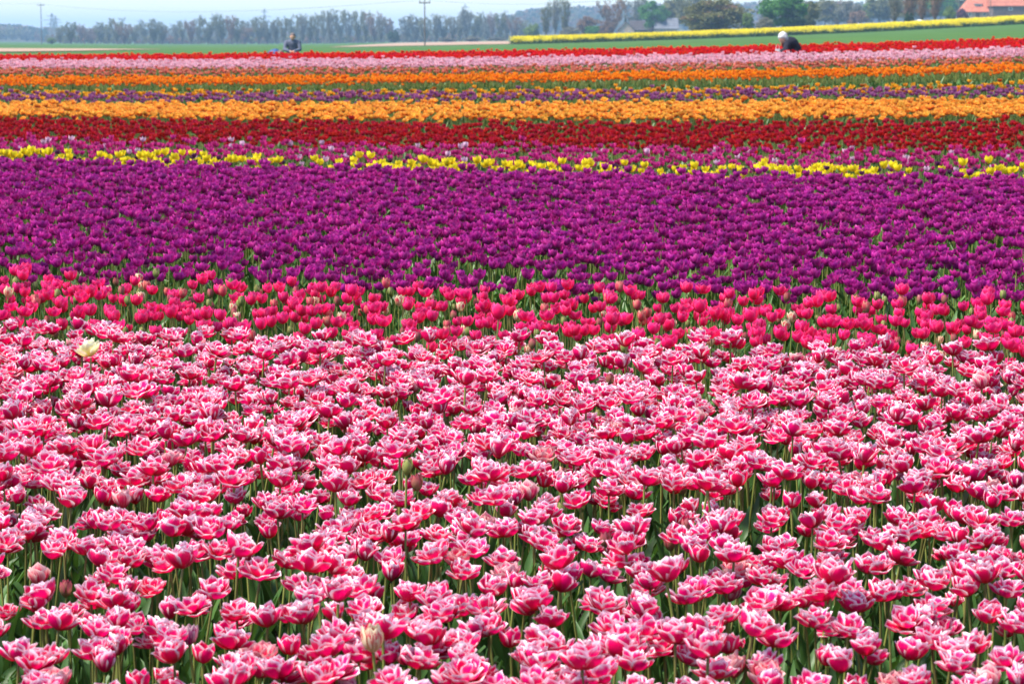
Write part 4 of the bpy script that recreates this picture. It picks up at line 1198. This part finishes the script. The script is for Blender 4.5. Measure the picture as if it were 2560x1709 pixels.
def pylon(px, D, top, w, label):
    g = on_ground(px, D); _, dz = ray_y1(px, top); h = HC + dz * D - g.z
    e = empty('lattice_pylon', g); tag(e, label, 'pylon', 'faint lattice pylons on the horizon')
    its = []; b = w * .5
    def bar(p, q, r=.16): its.append((tube([p, q], [r, r], 4, 'pylon_steel'), None))
    n = 6; lev = [h * k / n for k in range(n + 1)]; wd = [b * (1 - .88 * k / n) for k in range(n + 1)]
    for sx in (-1, 1):
        for sy in (-1, 1):
            for k in range(n): bar((sx * wd[k], sy * wd[k], lev[k]), (sx * wd[k + 1], sy * wd[k + 1], lev[k + 1]), .2)
    for k in range(n):
        for s in (-1, 1):
            bar((-wd[k], s * wd[k], lev[k]), (wd[k + 1], s * wd[k + 1], lev[k + 1])); bar((wd[k], s * wd[k], lev[k]), (-wd[k + 1], s * wd[k + 1], lev[k + 1]))
            bar((s * wd[k], -wd[k], lev[k]), (s * wd[k + 1], wd[k + 1], lev[k + 1]))
    part('lattice_tower', its, e)
    for f, wa in ((.62, .9), (.76, 1.25), (.9, .7)):
        its2 = [(tube([(-wa * w, 0, h * f), (0, 0, h * f + .8), (wa * w, 0, h * f)], [.12, .3, .12], 4, 'pylon_steel'), None), (tube([(-wa * w, 0, h * f), (wa * w, 0, h * f)], [.14, .14], 4, 'pylon_steel'), None)]
        part('crossarm', its2, e)
pylon(131, 2000, 34, 6, 'faint lattice pylon just right of the faint pole at the upper left')
pylon(140, 2080, 42, 5, 'shorter faint lattice pylon behind another at the upper left')
pylon(662, 2050, 22, 5, 'faint lattice pylon above the treeline left of the kneeling man')
pylon(1163, 2050, 10, 5, 'faint lattice pylon above the treeline right of the wooden pole')

# white sheeted heaps at the rapeseed edge
def heap(px, D, L, W, H, label, seed):
    g = on_ground(px, D); r = np.random.default_rng(seed)
    nu, nv = 16, 8; V = []
    for j in range(nv + 1):
        for i in range(nu + 1):
            a, b = i / nu * 2 - 1, j / nv * 2 - 1
            z = H * max(0, 1 - abs(a) ** 2.6) ** .6 * max(0, 1 - abs(b) ** 2.4) ** .6 + .05 * r.normal()
            V.append((a * L / 2, b * W / 2, z))
    me = join_mesh('sheeted_heap', [(MD(V, grid_faces(nu, nv), [(v[0], v[1]) for v in V], 'white_paint'), None)])
    o = mesh_obj('sheeted_heap', me); o.location = g
    tag(o, label, 'heap', 'white sheeted heaps')
heap(2298, 459, 2.2, 3, 1.5, 'low white sheeted heap just behind the rapeseed near the ivy trunk', 4)
heap(2146, 459, 1.2, 2, 1.35, 'small white sheeted heap behind the rapeseed under the hazy wood', 5)

# ------------------------------------------------------------------ people
plain_mat('skin_tone', (.55, .32, .24), (.48, .26, .19), scale=20, rough=.55)
plain_mat('hair_white', (.52, .53, .54), (.40, .41, .43), scale=60, rough=.6)
plain_mat('hair_grey', (.16, .13, .13), (.10, .085, .085), scale=60, rough=.6)
plain_mat('jacket_navy', (.012, .012, .022), (.02, .02, .034), scale=14, rough=.8)
plain_mat('jacket_grey', (.12, .135, .20), (.07, .08, .125), scale=9, rough=.8)
plain_mat('jacket_blue', (.05, .11, .26), (.03, .06, .16), scale=9, rough=.7)
plain_mat('trousers_dark', (.02, .022, .03), (.03, .03, .04), scale=14, rough=.9)
plain_mat('cloth_white', (.70, .72, .74), (.6, .62, .65), scale=14, rough=.8)
plain_mat('eye_dark', (.03, .025, .02), (.05, .04, .03), scale=10, rough=.2)

_t = (1 + 5 ** .5) / 2
def _ico():
    import bmesh as bmh
    q = bmh.new(); bmh.ops.create_icosphere(q, subdivisions=2, radius=1.0)
    v = np.array([w.co[:] for w in q.verts]); f = [tuple(w.index for w in p.verts) for p in q.faces]; q.free()
    return v, f
ICO_V, ICO_F = _ico()

def skinned(name, chains, mat, parent, voxel=.012):
    """chains: lists of (point, radius or (side, depth) radii): a run of overlapping balls fused into one continuous surface"""
    V, Fc = [], []
    def ball(p, r):
        k = len(V) * len(ICO_V)
        V.append(ICO_V * np.array(r) + np.array(p)); Fc.extend(tuple(i + k for i in f) for f in ICO_F)
    def r3(r): return np.array((r[0], r[1], (r[0] + r[1]) / 2)) if isinstance(r, tuple) else np.array((r, r, r))
    for ch in chains:
        for (p, ra), (q, rb) in zip(ch[:-1], ch[1:]):
            a, b, ra, rb = np.array(p), np.array(q), r3(ra), r3(rb)
            n = max(2, int(np.linalg.norm(b - a) / (min(ra.min(), rb.min()) * .45)) + 1)
            for k in range(n + 1):
                t = k / n; ball(a + (b - a) * t, ra + (rb - ra) * t)
    me = bpy.data.meshes.new(name); me.from_pydata(np.concatenate(V).tolist(), [], Fc)
    me.materials.append(MATS[mat])
    o = mesh_obj(name, me, parent)
    m_ = o.modifiers.new('fuse', 'REMESH'); m_.mode = 'VOXEL'; m_.voxel_size = voxel; m_.use_smooth_shade = True
    m_ = o.modifiers.new('relax', 'SMOOTH'); m_.iterations = 2; m_.factor = .4
    return o

def vadd(a, b, k=1.0): return tuple(x + y * k for x, y in zip(a, b))

def hand_chains(w, d, up=(0, 0, 1), side=(0, 1, 0)):
    """palm and five fingers from the wrist w along d"""
    palm = vadd(w, d, .075)
    ch = [[(w, .024), (vadd(w, d, .035), (.034, .018)), (palm, (.038, .017))]]
    for k, (o, L) in enumerate(((-.028, .070), (-.010, .082), (.010, .076), (.028, .060))):
        a = vadd(palm, side, o); m1 = vadd(vadd(a, d, L * .5), up, -.008); m2 = vadd(vadd(a, d, L * .85), up, -.030)
        ch.append([(palm, (.038, .017)), (vadd(a, d, .015), .0095), (m1, .009), (m2, .008)])
    t0 = vadd(vadd(w, d, .03), side, -.034); t1 = vadd(vadd(w, d, .07), side, -.055)
    ch.append([(vadd(w, d, .035), (.034, .018)), (t0, .011), (t1, .0095), (vadd(t1, d, .025), .0085)])
    return ch

def person(name, loc, rz, J, mats, label, hair='cap', extra=None):
    """J: joints in metres, the figure faces -Y; body is one skinned surface, clothes and hair are children"""
    e = empty(name, loc, rz); tag(e, label, 'person')
    pel, bel, che, nec, hea = J['pelvis'], J['belly'], J['chest'], J['neck'], J['head']
    fw = Vector(J['face']).normalized(); up = Vector(hea) - Vector(nec); up = (up - fw * up.dot(fw)).normalized(); sd_ = fw.cross(up)
    H = Vector(hea)
    def hp(f, u, s): return tuple(H + fw * f + up * u + sd_ * s)
    body = [[(pel, (.15, .11)), (bel, (.14, .10)), (che, (.15, .10)), (nec, .05), (hp(-.01, -.03, 0), .058)],
            [(hp(-.012, .015, 0), .092), (hp(.012, .025, 0), .088)], [(hp(.012, -.03, 0), .070), (hp(.036, -.085, 0), .040)], [(hp(.07, .03, .0), .028), (hp(.095, -.02, 0), .016), (hp(.10, -.03, 0), .017)],
            [(hp(.055, .01, .035), .034), (hp(.055, -.03, .035), .034)], [(hp(.055, .01, -.035), .034), (hp(.055, -.03, -.035), .034)],
            [(hp(-.01, .015, .085), .018), (hp(-.015, -.02, .088), .015)], [(hp(-.01, .015, -.085), .018), (hp(-.015, -.02, -.088), .015)]]
    jac = [[(vadd(pel, (0, 0, -.02)), (.185, .16)), (bel, (.18, .15)), (che, (.185, .14)), (vadd(nec, (0, 0, -.01)), .078)]]
    tro = [[(pel, (.165, .13)), (vadd(pel, (0, 0, .06)), (.16, .12))]]
    shoe = []
    for s in ('L', 'R'):
        sh, el, wr, hip, kn, an, toe = (J[k + s] for k in ('shoulder', 'elbow', 'wrist', 'hip', 'knee', 'ankle', 'toe'))
        d = (Vector(wr) - Vector(el)).normalized(); side = d.cross(Vector((0, 0, 1))); side = side.normalized() if side.length > .05 else Vector((1, 0, 0)); u2 = side.cross(d).normalized()
        body += [[(che, (.16, .11)), (sh, .06), (el, .043), (wr, .027)]] + hand_chains(wr, tuple(d), tuple(u2), tuple(side))
        body += [[(pel, (.15, .11)), (hip, .095), (kn, .06), (an, .038), (toe, .035)]]
        jac += [[(che, (.19, .14)), (sh, .085), (el, .062), (wr, .046)]]
        tro += [[(pel, (.165, .13)), (hip, .115), (kn, .08), (an, .055)]]
        shoe.append([[(vadd(an, (0, 0, -.02)), .055), (tuple((Vector(an) + Vector(toe)) / 2 + Vector((0, 0, -.02))), .05), (vadd(toe, (0, 0, -.005)), .042)]])
    b = skinned('body', body, mats['skin'], e, .007)
    skinned('jacket', jac, mats['jacket'], e)
    skinned('trousers', tro, mats['trousers'], e)
    for c in shoe: skinned('shoe', c, mats['trousers'], e)
    hr_ = [[(hp(-.03, .03, 0), .098), (hp(-.012, .05, 0), .096)], [(hp(-.04, -.03, 0), .075), (hp(-.03, .0, 0), .09)]]
    if hair == 'full': hr_ += [[(hp(-.01, .04, .07), .045), (hp(-.02, -.05, .075), .035)], [(hp(-.01, .04, -.07), .045), (hp(-.02, -.05, -.075), .035)], [(hp(.05, .085, .03), .035), (hp(.05, .085, -.03), .035)], [(hp(-.03, .06, 0), .105), (hp(-.02, .06, 0), .105)]]
    skinned('hair', hr_, mats['hair'], e, .010)
    for s in (-1, 1):
        mesh_obj('eye', EYE, e, Matrix.Translation(hp(.083, .015, s * .034)) @ Matrix.Scale(.011, 4))
    mesh_obj('mouth', EYE, e, Matrix.Translation(hp(.082, -.065, 0)) @ Matrix.Diagonal((.024, .012, .006, 1)))
    return e
import bmesh
bm = bmesh.new(); bmesh.ops.create_icosphere(bm, subdivisions=2, radius=1.0); EYE = bpy.data.meshes.new('eye'); bm.to_mesh(EYE); bm.free(); EYE.materials.append(MATS['eye_dark'])

# bending woman on the right: crouched over the flowers, facing left and towards the viewer
Y0 = 53.4
g = on_ground(1972, Y0)
P1 = person('person', g, 0, dict(
    pelvis=(.13, .06, .38), belly=(.11, .04, .46), chest=(.03, .0, .57), neck=(-.06, -.05, .645), head=(-.13, -.10, .67), face=(-.62, -.55, -.56),
    shoulderL=(-.05, -.17, .57), elbowL=(-.10, -.28, .40), wristL=(-.20, -.22, .32), hipL=(.12, -.06, .35), kneeL=(-.14, -.12, .40), ankleL=(.10, -.10, .09), toeL=(-.06, -.12, .04),
    shoulderR=(.10, .16, .59), elbowR=(-.06, .22, .40), wristR=(-.20, .08, .34), hipR=(.14, .18, .35), kneeR=(-.10, .26, .38), ankleR=(.14, .22, .09), toeR=(-.02, .25, .04)),
    dict(skin='skin_tone', jacket='jacket_navy', trousers='trousers_dark', hair='hair_white'), 'white haired person in a navy jacket bending over the far red tulips', hair='full')
cam_o = empty('camera_bag', vadd(tuple(g), (-.26, -.16, .46))); tag(cam_o, 'small white bag held by the bending white haired person', 'bag')
part('bag_body', box_md(-.045, .045, -.03, .03, -.13, .0, 'cloth_white'), cam_o)
part('bag_strap', tube([(-.035, 0, 0), (-.03, 0, .06), (0, 0, .085), (.03, 0, .06), (.035, 0, 0)], [.004] * 5, 5, 'cloth_white'), cam_o)
# kneeling man, facing the viewer
Y1 = 84.0
g = on_ground(731, Y1)
_, dz = ray_y1(731, 87)
dzt = HC + dz * Y1 - g.z          # head top above the ground
k0 = dzt - .94
def up_(p): return (p[0], p[1], p[2])
P2 = person('person', (g.x, g.y, g.z + min(0.0, k0)), 0, dict(
    pelvis=(0, .12, .36), belly=(0, .10, .46), chest=(0, .06, .62), neck=(.0, .02, .77), head=(.01, -.02, .86), face=(.05, -.9, -.32),
    shoulderL=(-.21, .04, .67), elbowL=(-.27, -.06, .43), wristL=(-.09, -.24, .38), hipL=(-.10, .10, .32), kneeL=(-.16, -.30, .10), ankleL=(-.13, .16, .08), toeL=(-.13, .30, .04),
    shoulderR=(.21, .04, .67), elbowR=(.27, -.06, .43), wristR=(.09, -.24, .38), hipR=(.10, .10, .32), kneeR=(.16, -.30, .10), ankleR=(.13, .16, .08), toeR=(.13, .30, .04)),
    dict(skin='skin_tone', jacket='jacket_grey', trousers='jacket_grey', hair='hair_grey'), 'kneeling man in a grey blue jacket behind the far red tulips')
# second figure crouched low beside him
g = on_ground(688, Y1 + .3)
_, dz = ray_y1(688, 124)
top = HC + dz * (Y1 + .3) - g.z
P3 = person('person', (g.x, g.y, g.z + min(0, top - .60)), 0, dict(
    pelvis=(-.16, .10, .36), belly=(-.10, .06, .43), chest=(.0, .0, .47), neck=(.10, -.05, .46), head=(.18, -.09, .45), face=(.6, -.5, -.6),
    shoulderL=(.0, -.17, .45), elbowL=(.06, -.26, .26), wristL=(.16, -.25, .12), hipL=(-.16, -.02, .32), kneeL=(.06, -.12, .18), ankleL=(-.24, -.06, .08), toeL=(-.34, -.04, .05),
    shoulderR=(.02, .15, .45), elbowR=(.14, .20, .26), wristR=(.24, .12, .12), hipR=(-.14, .20, .32), kneeR=(.08, .26, .18), ankleR=(-.22, .24, .08), toeR=(-.32, .25, .05)),
    dict(skin='skin_tone', jacket='jacket_blue', trousers='trousers_dark', hair='hair_grey'), 'person in a blue jacket crouching low beside the kneeling man')

# ------------------------------------------------------------------ haze
bm = bmesh.new(); bmesh.ops.create_cube(bm, size=1.0); me = bpy.data.meshes.new('haze'); bm.to_mesh(me); bm.free()
hz_o = mesh_obj('haze', me); hz_o.location = (0, 4300, 30); hz_o.scale = (19000, 9600, 84)
m = bpy.data.materials.new('haze'); m.use_nodes = True; nt = m.node_tree; nt.nodes.clear()
pv = nt.nodes.new('ShaderNodeVolumePrincipled'); mo = nt.nodes.new('ShaderNodeOutputMaterial')
pv.inputs['Color'].default_value = (.42, .68, 1.0, 1); pv.inputs['Density'].default_value = .00022; pv.inputs['Anisotropy'].default_value = .0
nt.links.new(pv.outputs[0], mo.inputs['Volume']); me.materials.append(m)
tag(hz_o, 'pale blue haze over the far fields', 'haze', kind='stuff')
